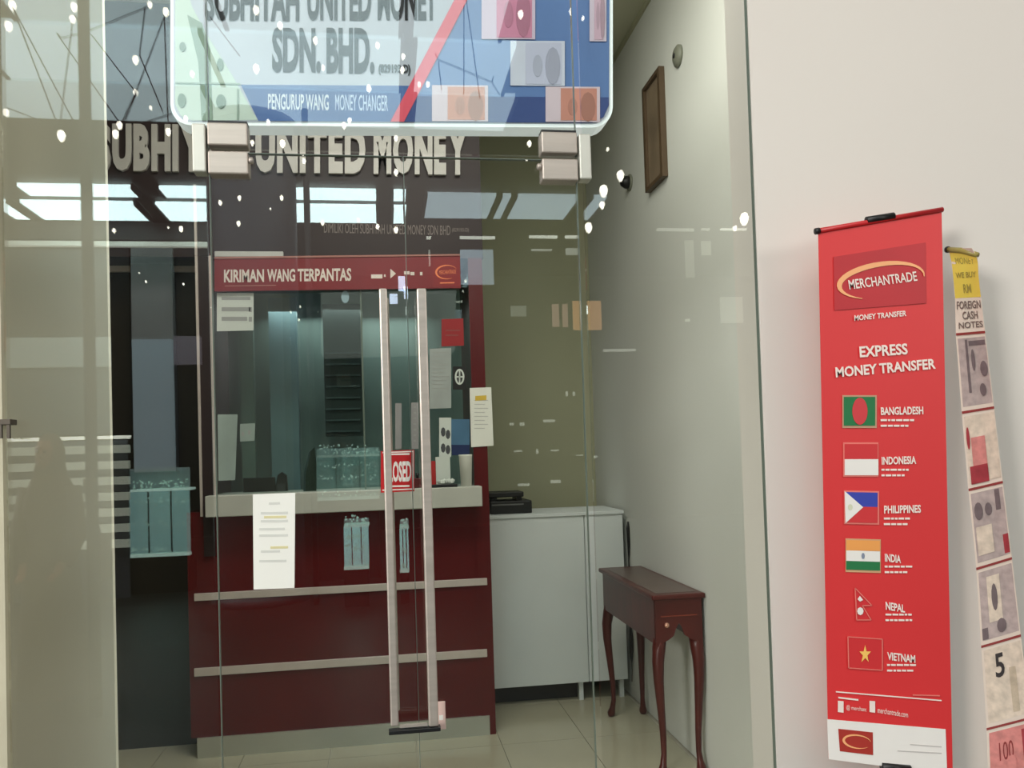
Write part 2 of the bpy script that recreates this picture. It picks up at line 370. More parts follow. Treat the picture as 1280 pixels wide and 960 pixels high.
# red header
hd = thing('header_banner', 'long red header banner reading KIRIMAN WANG TERPANTAS over the booth window', 'banner', onY(420, 360, KY-.02))
ppoly('panel', [(268, 323), (575, 319), (576, 360), (268, 364)], KY-.03, .02, mat('header red', (124, 18, 28), .35, var=.05, emit=.0), hd)
M_hp = mat('cream header print', (226, 214, 206), .6)
ppoly('top_line', [(268, 321), (575, 317.5), (575, 319.5), (268, 323.5)], KY-.035, .004, mat('dull brass line', (165, 110, 100), .5), hd)
for s, x0, x1 in (('KIRIMAN', 280, 330), ('WANG', 334, 369), ('TERPANTAS', 372, 439)):
    qtext('lettering', s, (x0, 337-.012*(x0-280)), (x1, 337-.012*(x1-280)), (x0, 353-.012*(x0-280)), KY-.031, M_hp, hd, .03)
ppoly('printed_line', [(281, 357), (345, 356), (345, 357), (281, 358)], KY-.031, .0005, MATS['dull brass line'], hd)
ppoly('header_mark', [(464, 343), (478, 343), (478, 348), (464, 348)], KY-.031, .0008, M_hp, hd)
ppoly('header_mark', [(488, 336), (495, 342), (488, 348)], KY-.031, .0008, M_hp, hd)
ppoly('header_mark', [(505, 339), (512, 339), (512, 343), (505, 343)], KY-.031, .0008, M_hp, hd)
ppoly('header_mark', [(513, 340), (518, 340), (518, 344), (513, 344)], KY-.031, .0008, M_hp, hd)
ppoly('header_mark', [(480, 343), (482, 343), (482, 346), (480, 346)], KY-.031, .0008, M_hp, hd)
ppoly('header_mark', [(525, 340), (528, 340), (528, 344), (525, 344)], KY-.031, .0008, M_hp, hd)
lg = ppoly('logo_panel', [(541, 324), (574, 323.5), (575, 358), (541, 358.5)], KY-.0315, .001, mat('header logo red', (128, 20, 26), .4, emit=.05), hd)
def crescent(name, cx, cy, rx, ry, sl, fn, mt, parent, th=1.0, a0=28, a1=300):
    outer = []; inner = []
    for k in range(25):
        f_ = k/24; a = math.radians(-a0-(a1-a0)*f_); w_ = th*(.15+math.sin(math.pi*min(1, f_*1.0))**1.0)
        c_, s_ = math.cos(a), math.sin(a)
        outer.append((cx+rx*c_, cy+ry*s_+sl*rx*c_)); inner.append((cx+(rx-w_*1.3)*c_+.0, cy+(ry-w_)*s_+sl*rx*c_))
    bm = bmesh.new(); A = [bm.verts.new(fn(*p)) for p in outer]; B = [bm.verts.new(fn(*p)) for p in inner]
    for i in range(24): bm.faces.new((A[i], A[i+1], B[i+1], B[i]))
    return mesh(name, bm, mt, parent)
crescent('logo_swoosh', 558, 340, 14, 9, -.02, lambda x, y: onY(x, y, KY-.0325), mat('orange ink', (236, 130, 84), .5), hd, 1.6)
qtext('small_lettering', 'MERCHANTRADE', (549, 338), (570, 337), (549, 343), KY-.0328, MATS['orange ink'], hd, .0)
ppoly('printed_line', [(550, 353), (568, 352.6), (568, 354), (550, 354.4)], KY-.0328, .0004, MATS['orange ink'], hd)
# pale strip over left end of header
t = thing('light_tube', 'short pale strip lamp lying above the left end of the red header', 'lamp', onY(310, 318, KY-.03))
pbox('tube', 268, 314, 354, 321, KY-.03, .025, mat('frosted strip', (190, 190, 186), .5), t, .003)

# the booth as one built unit
bt = thing('service_counter', 'maroon service counter booth with pale sill and two aluminium stripes', 'counter', (-.3, KY, 0))
zs1 = onY(430, 614, KY-.12).z; zs0 = onY(430, 640, KY-.12).z
xa, xb = onY(236, 780, KY).x, onY(613, 780, KY).x
xl = onY(251, 450, KY).x
zp = onY(430, 908, KY).z
box('base_panel', xa, xb-.02, KY, KY+.55, zp, zs0+.02, M_maroon, bt)
box('plinth', xa+.03, xb-.02, KY-.012, KY+.5, 0.0, zp, M_plinth, bt)
box('pillar', onY(594, 640, KY).x, xb+.012, KY-.005, KY+.5, 0.0, zf, M_maroon, bt)
box('sill', onY(256, 625, KY-.12).x, onY(603, 625, KY-.12).x, KY-.12, KY+.3, zs0, zs1, M_sill, bt, .004)
for ya, yb in ((732, 741), (823, 833)):
    a, b, q0, q1 = ext(243, ya, 609, yb, KY)
    box('stripe', a, b, KY-.012, KY, q0, q1, M_strip, bt, .002)
box('side_frame', xl, onY(265, 450, KY).x, KY-.02, KY-.001, zs1-.3, zf-.001, mat('dark frame', (44, 30, 32), .4), bt)
box('frame_edge', xl-.012, xl, KY-.03, KY-.001, zs0, zf-.001, M_strip, bt)
box('frame_trim', xl, onY(265, 450, KY).x, KY-.02, KY-.001, zf+.001, onY(258, 233, KY).z, mat('dark frame', (44, 30, 32)), sg)
box('frame_trim', xl-.012, xl-.0005, KY-.03, KY-.001, zf+.001, onY(250, 233, KY).z, M_strip, sg)
box('frame_return', xl, onY(265, 450, KY).x, KY-.001, KY+.45, zs1-.3, zf-.001, M_fascia, bt)
box('frame_edge', onY(265, 450, KY).x, onY(268, 450, KY).x, KY-.03, KY+.0, zs1, zf, M_strip, bt)
box('window_pane', onY(268, 450, KY).x, onY(452, 450, KY).x, KY, KY+.008, zs1, zf, M_booth, bt)
box('window_pane', onY(454, 450, KY).x, onY(594, 450, KY).x, KY, KY+.008, zs1, zf, M_booth, bt)
box('pane_joint', onY(452, 450, KY).x, onY(454, 450, KY).x, KY-.002, KY+.010, zs1, zf, M_edge, bt)
# booth interior
M_in = mat('booth interior green grey', (120, 138, 134), .6, var=.12, scale=3, stretch=(4, 1, .6))
box('back_panel', xa, xb, YB-.35, YB-.30, 0, zf, M_in, bt)
box('ceiling_panel', xa-.3, xb, KY+.51, YB-.3, zf-.03, zf-.01, M_in, bt)
box('inner_desk', xl+.05, xb-.03, KY+.12, KY+.55, zs1-.08, zs1-.05, M_dark, bt)
# dark side wall to the left of the booth
sp_ = thing('side_partition', 'dark charcoal partition left of the service counter below the fascia', 'partition', (-1.4, KY+.25, 0))
box('panel', -2.6, xl-.015, KY+.22, KY+.26, 0.0, zf, M_dark, sp_)
t_ = box('column_reflection', onY(165, 450, KY+.15).x, onY(217, 450, KY+.15).x, KY+.15, KY+.22, onY(190, 590, KY+.15).z, zf, mat('painted reflection grey', (84, 84, 88), .5), sp_)  # reflected grey column painted as a panel on the partition
box('panel_rail', -2.6, xl-.015, KY+.2, KY+.22, zf-.03, zf, M_strip, sp_)

IY = YB-.50
def inbox(name, label, cat, parts, base=None):
    px = parts[0]; t = thing(name, label, cat, onY((px[1]+px[3])/2, px[4], px[5]))
    for p in parts: pbox(p[0], p[1], p[2], p[3], p[4], p[5], p[6], p[7], t, p[8] if len(p) > 8 else 0)
    return t
M_dk = mat('dark teal cabinet', (40, 52, 52), .5)
inbox('storage_cabinet', 'tall dark shelved cabinet seen through the booth window left of the door handle', 'cabinet',
      [('body', 405, 380, 452, 545, IY-.1, .12, M_dk)] + [('shelf', 407, y, 450, y+2, IY-.12, .05, mat('shelf edge', (70, 84, 86), .5)) for y in range(440, 540, 14)])
inbox('wall_panel', 'narrow blue grey upright strip standing in for a column reflection behind the left window', 'panel',
      [('body', 338, 372, 373, 640, IY-.05, .06, mat('blue grey column reflection', (110, 136, 144), .5, emit=0))])  # painted reflection of the column's lit side, not a real panel
inbox('wall_panel', 'slim grey green upright panel inside the booth at the window left end', 'panel',
      [('body', 301, 372, 318, 640, IY-.05, .06, mat('grey green panel', (112, 130, 124), .5))])
t = inbox('monitor', 'small black computer monitor on the inner desk behind the booth window', 'monitor',
      [('screen', 304, 597, 344, 622, KY+.22, .02, M_black, .003), ('stand', 320, 620, 328, 634, KY+.23, .02, M_black), ('foot', 312, 631, 336, 636, KY+.21, .06, M_black)])
t = thing('desk_phone', 'black upright card terminal beside the monitor behind the booth window', 'terminal', onY(351, 622, KY+.18))
ppoly('body', [(342, 618), (347, 594), (352, 590), (358, 594), (360, 618)], KY+.2, .03, M_black, t)
pbox('keypad', 346, 605, 356, 614, KY+.197, .003, mat('keypad grey', (60, 62, 64), .5), t)
t = thing('curved_reflection', 'dark green curved shape standing in for a reflection in the booth window', 'reflection', onY(387, 626, KY+.05))  # dark reflection built as a flat curved cutout
ppoly('cover', [(379, 626), (380, 590), (386, 566), (393, 559), (395, 580), (395, 626)], KY+.06, .02, mat('dark green reflection', (42, 52, 42), .6), t)
ppoly('reflection_edge', [(379, 626), (380, 590), (386, 566), (388, 566), (382, 592), (381, 626)], KY+.055, .005, MATS['shelf edge'], t)

# papers and posters on the booth window
def paper(name, label, cat, pix, Y, mt, lines=(), lm=None, d=.002):
    xs = [p[0] for p in pix]; ys = [p[1] for p in pix]
    t = thing(name, label, cat, onY(sum(xs)/len(xs), max(ys), Y))
    ppoly('sheet', pix, Y, d, mt, t)
    for l in lines:
        ppoly('printed_line', [(l[0], l[1]), (l[2], l[1]), (l[2], l[3]), (l[0], l[3])], Y-.0008, .0006, lm or mat('grey print', (158, 160, 158), .8), t)
    return t
PY = KY-.004
M_p2 = mat('shaded paper', (206, 212, 206), .8, var=.03)
paper('window_notice', 'white notice with three lines of print at the top left of the booth window', 'notice', [(271, 366), (317, 366), (317, 413), (271, 414)], PY, M_p2,
      [(277, 371, 313, 375), (277, 384, 313, 389), (311, 384, 315, 390), (277, 396, 309, 401), (311, 396, 315, 402)])
paper('rate_sheet', 'tall pale sheet low on the left end of the booth window', 'sheet', [(272, 518), (297, 518), (294, 600), (273, 601)], PY, mat('greenish paper', (150, 166, 160), .8, var=.08, scale=9), [])
paper('small_card', 'small pale card beside the tall sheet at the booth window left end', 'card', [(300, 530), (319, 529), (318, 551), (300, 552)], PY, MATS['greenish paper'], [(302, 540, 305, 545), (310, 538, 313, 543)])
paper('window_sticker', 'small round pale sticker hung under the red header', 'sticker', [(431.5+5*math.cos(k*.524), 371+8*math.sin(k*.524)) for k in range(12)], PY, mat('pale blue sticker', (150, 176, 186), .6))
paper('paper_strip', 'left of two narrow grey paper strips between the long door handles', 'strip', [(494, 504), (502, 504), (502, 561), (494, 561)], PY, mat('grey strip paper', (150, 148, 150), .8), [])
paper('paper_strip', 'right of two narrow grey paper strips between the long door handles', 'strip', [(514, 503), (523, 503), (523, 561), (514, 561)], PY, MATS['grey strip paper'], [(517, 508+7*k, 520, 510+7*k) for k in range(7)])
paper('price_board', 'wide white printed board right of the door handles on the booth window', 'board', [(537, 436), (564, 435), (564, 510), (537, 511)], PY, mat('board paper', (160, 166, 164), .7, var=.08, scale=12),
      [(540, 440+5*k, 561-(k % 3)*3, 441+5*k) for k in range(10)])
paper('red_sticker', 'square dark red sticker near the top right of the booth window', 'sticker', [(552, 399), (579, 398), (580, 432), (552, 433)], PY-.002, mat('sticker red', (150, 16, 24), .5),
      [(557, 412, 575, 414), (557, 418, 573, 420)], mat('dull red print', (140, 60, 60), .7))
t = paper('round_badge', 'round grey badge on dark card right of the white board', 'badge', [(566, 458), (583, 458), (583, 487), (566, 487)], PY-.002, M_black)
def ring(name, cx, cy, rx, ry, w_, Y, mt, par):
    bm = bmesh.new(); A = [bm.verts.new(onY(cx+rx*math.cos(k*.3142), cy+ry*math.sin(k*.3142), Y)) for k in range(20)]; B = [bm.verts.new(onY(cx+(rx-w_)*math.cos(k*.3142), cy+(ry-w_)*math.sin(k*.3142), Y)) for k in range(20)]
    for i in range(20): bm.faces.new((A[i], A[(i+1) % 20], B[(i+1) % 20], B[i]))
    return mesh(name, bm, mt, par)
ring('badge_ring', 574.5, 471, 6, 10, 2.2, PY-.0035, M_p2, t)
ppoly('badge_cross', [(569, 470), (580, 470), (580, 472), (569, 472)], PY-.004, .0005, M_p2, t)
ppoly('badge_cross', [(573.6, 462), (575.4, 462), (575.4, 480), (573.6, 480)], PY-.004, .0005, M_p2, t)
t = paper('blue_poster', 'blue poster with a dark blue base beside the white pillar notice', 'poster', [(564, 524), (587, 524), (587, 556), (564, 556)], PY-.001, mat('poster blue', (70, 110, 142), .5, var=.1))
ppoly('poster_base', [(564, 556), (587, 556), (587, 569), (565, 569)], PY-.001, .002, mat('poster navy', (16, 36, 84), .5), t)
t = paper('photo_sheet', 'small sheet with dark pictures left of the blue poster', 'sheet', [(549, 522), (564, 522), (564, 571), (549, 571)], PY-.001, M_p2)
for x, y, rx, ry in ((554, 540, 3, 6), (560, 543, 3, 6), (554, 560, 3, 6), (560, 562, 3, 6)):
    ppoly('picture', [(x+rx*math.cos(k*.785), y+ry*math.sin(k*.785)) for k in range(8)], PY-.002, .0006, mat('photo ink', (70, 72, 76), .6), t)
t = paper('pillar_notice', 'white notice with a yellow heading on the maroon pillar right of the booth', 'notice', [(587, 485), (614, 484), (617, 557), (589, 559)], KY-.012, M_paper,
      [(593, 500+5*k, 610-(k % 2)*4, 501+5*k) for k in range(8)], mat('pale print line', (190, 190, 186), .8))
ppoly('yellow_heading', [(594, 495), (608, 494), (608, 500), (594, 501)], KY-.0135, .001, mat('yellow ink', (214, 180, 70), .7), t)
# things on the sill
zt = zs1
t = thing('paper_cup', 'tall white paper cup at the right end of the sill', 'cup', onY(584, 612, KY-.06))
c = onY(583, 612, KY-.06); c.z = zt; r_ = .034
lathe('cup_body', [(r_*.8, 0), (r_, .155), (r_*1.04, .158), (r_*1.0, .162), (r_*.9, .158)], c, M_paper, t)
t = thing('leaflet_box', 'red and white leaflet box standing on the sill left of the cup', 'box', onY(552, 614, KY-.05))
a, b, q0, q1 = ext(545, 571, 563, 612, KY-.05); box('box_front', a, b, KY-.05, KY-.02, zt, q1, M_p2, t)
a2 = onY(538, 590, KY-.05).x; box('red_flap', a2, a-.001, KY-.05, KY-.02, zt, q1-.02, mat('leaflet red', (170, 34, 34), .5), t)
t = thing('coin_tray', 'low dark tray with crumpled paper on the sill beside the cup', 'tray', onY(560, 614, KY-.1))
a, b = onY(540, 612, KY-.11).x, onY(572, 612, KY-.11).x
box('tray', a, b, KY-.11, KY-.06, zt, zt+.015, M_black, t, .002)
bm = bmesh.new()
for k in range(6):
    q = Vector((a+(b-a)*(.3+.1*k), KY-.085+random.uniform(-.01, .01), zt+.028)); s_ = bmesh.ops.create_icosphere(bm, subdivisions=1, radius=.015)
    for v in s_['verts']: v.co = v.co*random.uniform(.7, 1.2)+q
mesh('crumpled_paper', bm, M_p2, t)
t = thing('stamp_block', 'small dark red block on the sill behind the door handles', 'block', onY(524, 614, KY-.06))
a, b = onY(518, 612, KY-.06).x, onY(527, 612, KY-.06).x
box('block_body', a, b, KY-.06, KY-.03, zt, zt+.05, mat('block dark red', (84, 22, 24), .4), t, .003)
tubeo('block_knob', [((a+b)/2, KY-.045, zt+.05), ((a+b)/2, KY-.045, zt+.075)], [.006, .009], M_black, t)

# ================================================================== WHITE CABINET AND PRINTER
WY = 4.78
a, b, q0, q1 = ext(613, 641, 787, 855, WY)
cb = thing('white_cabinet', 'long low white cabinet right of the maroon pillar', 'cabinet', ((a+b)/2, WY, 0))
b = min(b, XR-.03)
box('body', a, b, WY+.018, WY+.45, q0, q1-.02, M_white, cb)
xm = (a*.0+onY(733, 740, WY).x)
box('door', a, xm-.002, WY, WY+.018, q0, q1-.02, M_white, cb, .002)
box('door', xm+.002, b, WY, WY+.018, q0, q1-.02, M_white, cb, .002)
box('top', a, b+.005, WY-.01, WY+.46, q1-.02, q1, M_white, cb, .002)
box('kick_board', a, onY(722, 870, WY+.1).x, WY+.10, WY+.14, 0, q0, M_black, cb)
for x in (onY(727, 870, WY+.03).x, b-.03): box('leg', x-.012, x+.012, WY+.03, WY+.06, 0, q0, M_white, cb)
zc = q1
t = thing('printer', 'black printer on the white cabinet beside the maroon pillar', 'printer', onY(643, 643, WY+.1))
a1, b1, w0, w1 = ext(612, 614, 660, 643, WY+.1)
box('body', a1, b1+.02, WY+.08, WY+.36, zc, zc+.075, M_black, t, .006)
box('lid', a1, b1-.02, WY+.12, WY+.34, zc+.095, zc+.125, M_black, t, .005)
box('lid_post', a1+.02, a1+.05, WY+.14, WY+.32, zc+.07, zc+.1, M_black, t)
box('lid_post', b1-.06, b1-.03, WY+.14, WY+.32, zc+.07, zc+.1, M_black, t)
box('slot_trim', a1+.01, b1-.03, WY+.076, WY+.081, zc+.05, zc+.058, mat('grey trim', (110, 110, 108), .4), t)
# black tube standing in for the dark gap between cabinet and wall
t = thing('gap_filler', 'thin black cable with thick ends standing in for the dark gap between the white cabinet and the wall', 'cord', onY(788, 850, WY-.03))
P = [onY(x, y, WY-.03) for x, y in ((785, 652), (785, 660), (786, 676), (786, 700), (787, 770), (788, 782), (789, 800), (789, 815), (790, 830), (790, 852))]
tubeo('filler', P, [.004, .011, .011, .004, .003, .006, .013, .013, .004, .003], M_black, t, 8)

# ================================================================== CONSOLE TABLE
tx0, tx1, ty0, ty1, tz = 1.160, XR-.012, 3.60, 4.50, .80
tb = thing('console_table', 'narrow dark mahogany console table with curved legs against the right wall', 'table', ((tx0+tx1)/2, (ty0+ty1)/2, 0))
box('tabletop', tx0-.012, tx1+.006, ty0-.02, ty1+.02, tz-.022, tz, M_wood, tb, .006)
box('top_layer', tx0+.02, tx1-.02, ty0+.03, ty1-.03, tz-.002, tz+.0012, mat('greyish brown top', (92, 74, 68), .35, var=.1), tb)  # thin greyer layer over the mahogany tabletop
za = .56
box('side_apron', tx0+.004, tx0+.022, ty0+.01, ty1-.01, za+.02, tz-.022, M_wood, tb)
box('side_apron', tx1-.022, tx1-.004, ty0+.01, ty1-.01, za+.02, tz-.022, M_wood, tb)
def apron(y, name='front_apron'):
    P = [(0, .78), (1, .78), (1, .53), (.93, .545), (.86, .585), (.72, .60), (.62, .615), (.56, .65), (.5, .67), (.44, .65), (.38, .615), (.28, .60), (.14, .585), (.07, .545), (0, .53)]
    return prism(name, [(tx0+.006+(tx1-tx0-.012)*s, y, z if z < .7 else tz-.022) for s, z in P], (0, .018, 0), M_wood, tb)
fa = apron(ty0); apron(ty1-.018, 'rear_apron')
box('bead', tx0+.03, tx1-.03, ty0-.004, ty0+.001, .70, .706, mat('mahogany bead', (120, 50, 36), .25), tb)
lathe('knob', [(.004, 0), (.012, -.008), (.010, -.014), (.002, -.016)], (tx0+.055, ty0, .665), mat('pale brass', (200, 150, 130), .25, metal=.5), tb, 14, 'Y')
for lx, ly, sx, sy in ((tx0+.028, ty0+.028, -1, -1), (tx1-.028, ty0+.028, 1, -1), (tx0+.028, ty1-.028, -1, 1), (tx1-.028, ty1-.028, 1, 1)):
    kx = .016 if sx < 0 else .006; prof = [(.60, -.25, .030), (.56, .2, .030), (.50, .75, .027), (.42, .75, .023), (.30, .2, .018), (.18, -.35, .0145), (.09, -.45, .0125), (.045, .0, .015), (.02, .35, .022), (.006, .35, .018), (0, .3, .012)]
    if sx > 0: pass
    pts = [(lx+sx*k*kx, ly+sy*k*.016, z) for z, k, r_ in prof]
    lg_ = tubeo('leg', pts, [r_ for *_, r_ in prof], M_wood, tb, 10)
    
# ================================================================== RIGHT WALL FITTINGS
t = thing('picture_frame', 'narrow brown framed picture hanging high on the right shop wall', 'picture', onX(822, 230, XR))
A_, B_ = onX(811, 172, XR), onX(833, 152, XR)
zT = (onX(811, 105, XR).z+onX(833, 84, XR).z)/2; zB = (onX(813, 240, XR).z+onX(835, 222, XR).z)/2
ya, yb = B_.y, A_.y
M_fr = mat('brown frame wood', (84, 66, 46), .5)
for q in ((ya, yb, zT-.02, zT), (ya, yb, zB, zB+.02), (ya, ya+.03, zB+.02, zT-.02), (yb-.03, yb, zB+.02, zT-.02)):
    box('frame_rail', XR-.03, XR-.001, q[0], q[1], q[2], q[3], M_fr, t)
box('canvas', XR-.015, XR-.004, ya+.03, yb-.03, zB+.02, zT-.02, mat('dim brown picture', (120, 104, 84), .6, var=.25, scale=4), t)
c = onX(849, 70, XR)
t = thing('wall_sensor', 'small grey oval sensor above the brown picture on the wall', 'sensor', c)
lathe('cover', [(.05, 0), (.05, -.012), (.035, -.022), (.01, -.025)], c, mat('sensor grey', (120, 122, 108), .5), t, 20, 'X')
lathe('lens', [(.012, 0), (.010, -.004)], c+Vector((-.025, 0, 0)), M_black, t, 10, 'X')
c = onX(788, 228, XR)
t = thing('security_camera', 'tiny black camera on the wall below the brown picture', 'camera', c)
lathe('housing', [(.035, 0), (.035, -.03), (.02, -.055), (.004, -.06)], c, M_black, t, 16, 'X')
lathe('mount_ring', [(.045, 0), (.045, -.01), (.036, -.012)], c, mat('sensor grey', (120, 122, 108)), t, 16, 'X')
c = onX(930, 818, XR)

# ================================================================== RED BANNER STAND
BY = GY-.06-.05
bn = thing('banner_stand', 'tall red Merchantrade money transfer banner on a thin stand by the white wall'.replace('Merchantrade ', ''), 'banner', onY(1110, 960, BY))
bm = bmesh.new(); NX, NZ = 12, 24; G = []
for j in range(NZ+1):
    row = []
    for i in range(NX+1):
        s_, q = i/NX, j/NZ
        L = (1023+13*q, 290+q*658); R_ = (1177+14*q, 262+q*706)
        bow = .012*math.sin(math.pi*s_)*(1-.3*q)
        row.append(bm.verts.new(onY(L[0]+(R_[0]-L[0])*s_, L[1]+(R_[1]-L[1])*s_, BY+.001)))
    G.append(row)
for j in range(NZ):
    for i in range(NX): bm.faces.new((G[j][i], G[j][i+1], G[j+1][i+1], G[j+1][i]))
cl = mesh('cloth', bm, M_red, bn); sm = cl.modifiers.new('t', 'SOLIDIFY'); sm.thickness = .0015; sm.offset = 1
tubeo('top_rail', [onY(1021, 289, BY), onY(1178, 262, BY)], .0055, mat('rail red', (190, 36, 40), .4), bn, 12)
setp(tubeo('rail_end', [onY(1019, 289.4, BY), onY(1024, 288.5, BY)], .0068, M_black, bn, 12))
tubeo('top_clip', [onY(1083, 275.5, BY-.001), onY(1117, 270, BY-.001)], .0078, M_black, bn, 12)
tubeo('bottom_clip', [onY(1102, 958, BY-.001), onY(1137, 961, BY-.001)], .008, M_black, bn, 12)
tubeo('pole', [onY(1100, 275, BY+.025), Vector((onY(1110, 700, BY).x, BY+.03, .02))], .005, M_black, bn, 8)
for s_ in (-1, 1): tubeo('foot', [Vector((onY(1110, 700, BY).x, BY+.02, .03)), Vector((onY(1110, 700, BY).x+s_*.12, BY-.06, .006))], .006, M_black, bn, 8)
B1 = lambda k: (lambda x, y: onY(x, y, BY-.0008*k))
def bp(name, P, mt, k=1, par=None): 
    return prism(name, [onY(x, y, BY-.0012*k) for x, y in P], (0, .0006, 0), mt, par or bn)
bp('logo_panel', [(1042, 321), (1157, 303), (1158, 379), (1043, 388)], M_redlogo)
M_or = mat('swoosh yellow orange', (246, 176, 120), .5)
crescent('logo_swoosh', 1101, 350, 55, 23, -.12, lambda x, y: onY(x, y, BY-.0030), M_or, bn, 5.5, -5, 245)
qtext('lettering', 'MERCHANTRADE', (1060, 350), (1145, 339), (1062, 362), 0, M_print, bn, .015, fn=lambda x, y: onY(x, y, BY-.0032))
W = lambda s, TL, TR, BL, b=.02, n='lettering', mt=M_print: qtext(n, s, TL, TR, BL, 0, mt, bn, b, fn=lambda x, y: onY(x, y, BY-.0022))
W('MONEY TRANSFER', (1068, 394), (1133, 388), (1068, 401), .025)
W('EXPRESS', (1074, 433), (1134, 429), (1075, 447), .03)
W('MONEY TRANSFER', (1044, 459), (1169, 448), (1045, 472), .03)
rows = [('BANGLADESH', 1101, 1154, 509, 508, 10, 'www.bkash / Cash pick-up'), ('INDONESIA', 1102, 1145, 571, 570, 10, ''), ('PHILIPPINES', 1105, 1151, 632, 631, 10, ''), ('INDIA', 1106, 1126, 692, 694, 10, ''), ('NEPAL', 1107, 1131, 752, 756, 10, ''), ('VIETNAM', 1109, 1144, 815, 819, 10, '')]
for s, x0, x1, y0, y1, h_, _ in rows:
    W(s, (x0, y0), (x1, y1), (x0+.3, y0+h_), .03)
    for k, wd in ((0, random.randint(28, 40)), (1, random.randint(24, 34))):
        yy = y0+h_+5+k*7; n_ = x0
        while n_ < x0+wd:                                   # short word-like strokes of the illegible small print
            l_ = random.uniform(3, 8); bp('small_print', [(n_, yy), (n_+l_, yy+.1*l_*(y1-y0)/10), (n_+l_, yy+2.4), (n_, yy+2.4)], M_print, 1.5); n_ += l_+1.3
fg = lambda c, n: mat(n, c, .6, var=.02)
def rect(x0, y0, x1, y1, sl=0): return [(x0, y0), (x1, y0+sl*(x1-x0)), (x1, y1+sl*(x1-x0)), (x0, y1)]
M_fb = fg((226, 120, 110), 'flag border pink'); M_w = fg((236, 232, 226), 'flag white'); M_g = fg((30, 116, 66), 'flag green')
# Bangladesh
f = bp('flag_print', rect(1053, 494, 1096, 535), fg((190, 150, 120), 'flag border tan'), 1); bp('green_field', rect(1055, 496, 1094, 532), M_g, 2, f)
bp('red_disc', [(1075+9.5*math.cos(k*.3142), 514+17*math.sin(k*.3142)) for k in range(20)], fg((206, 60, 66), 'flag red'), 3, f)
# Indonesia
f = bp('flag_print', rect(1054, 553, 1098, 596), M_fb, 1); bp('red_field', rect(1056, 555, 1097, 574), fg((206, 50, 54), 'flag red two'), 2, f); bp('white_field', rect(1056, 574, 1098, 594), M_w, 2, f)
# Philippines
f = bp('flag_print', rect(1055, 613, 1099, 655, .02), M_fb, 1); bp('blue_field', rect(1058, 615, 1097, 633, .02), fg((52, 66, 168), 'flag blue'), 2, f); bp('red_field', rect(1058, 633, 1097, 653, .02), fg((206, 50, 54), 'flag red two'), 2, f)
bp('white_triangle', [(1056, 614), (1079, 634), (1057, 654)], M_w, 3, f); bp('sun', [(1063+3*math.cos(k*.785), 634+4*math.sin(k*.785)) for k in range(8)], fg((214, 216, 190), 'flag pale'), 4, f)
# India
f = bp('flag_print', rect(1057, 673, 1101, 715, .03), fg((206, 160, 120), 'flag border tan two'), 1)
bp('orange_band', rect(1058, 675, 1100, 688, .02), fg((236, 160, 84), 'flag orange'), 2, f); bp('white_band', rect(1058, 688, 1100, 701, .03), M_w, 2, f); bp('green_band', rect(1058, 701, 1100, 712, .03), M_g, 2, f)
bp('wheel', [(1079+2*math.cos(k*.785), 695+4*math.sin(k*.785)) for k in range(8)], fg((130, 140, 160), 'flag grey blue'), 3, f)
# Nepal
def outline(P, w_, mt, k, par, name='flag_outline'):
    for (x0, y0), (x1, y1) in zip(P, P[1:]+P[:1]):
        dx, dy = x1-x0, y1-y0; l_ = math.hypot(dx, dy); nx, ny = -dy/l_*w_, dx/l_*w_
        bp(name, [(x0+nx, y0+ny), (x1+nx, y1+ny), (x1-nx, y1-ny), (x0-nx, y0-ny)], mt, k, par)
N = [(1069, 735), (1090, 757), (1078, 757), (1089, 775), (1071, 775)]
f = bp('flag_print', N, fg((206, 44, 50), 'flag crimson'), 1); outline(N, .6, M_fb, 2, f)
bp('moon', [(1072, 749), (1075, 745), (1079, 750), (1075, 752)], M_w, 3, f); bp('sun', [(1075.5+4*math.cos(k*.785), 764+5*math.sin(k*.785)) for k in range(8)], M_w, 3, f)
# Vietnam
V = [(1060, 796), (1103, 799), (1103, 838), (1061, 835)]
f = bp('flag_print', V, fg((204, 44, 48), 'flag crimson two'), 1); outline(V, .6, M_fb, 2, f)
bp('star', [(1081.5+(7.5 if k % 2 == 0 else 3)*math.sin(k*math.pi/5), 818-(11.5 if k % 2 == 0 else 4.5)*math.cos(k*math.pi/5)) for k in range(10)], fg((246, 196, 100), 'flag star yellow'), 3, f)
# footer
bp('rule', [(1045, 864), (1177, 875), (1177, 876.5), (1045, 865.5)], M_print, 1.5)
bp('small_print', [(1141, 868), (1175, 869), (1175, 870.5), (1141, 869.5)], M_fb, 1.5)
bp('small_print', [(1048, 871), (1073, 874), (1073, 876), (1048, 873)], M_print, 1.5)
for x in (1047.5, 1087): bp('social_icon', [(x, 876), (x+7, 876.6), (x+7, 891), (x, 890)], M_print, 1.5)
W('@ merchant', (1058, 881), (1083, 884), (1058, 888), 0, 'small_print'); W('merchantrade.com', (1097, 884), (1135, 890), (1097, 891), 0, 'small_print')
f = bp('white_footer', [(1034, 899), (1182, 911.5), (1184, 968), (1036, 949)], M_w, 1)
g_ = bp('footer_logo', [(1048, 911), (1091, 915.5), (1091.5, 944), (1050, 939)], fg((170, 50, 40), 'footer logo red'), 2, f)
crescent('footer_swoosh', 1071, 927, 18, 9, .1, lambda x, y: onY(x, y, BY-.0036), M_or, f, 2.2, 10, 320)
for y, x0 in ((930, 1138), (938, 1122)): bp('small_print', [(x0, y), (1177, y+3), (1177, y+4.3), (x0, y+1.3)], fg((196, 190, 186), 'pale grey print'), 2, f)

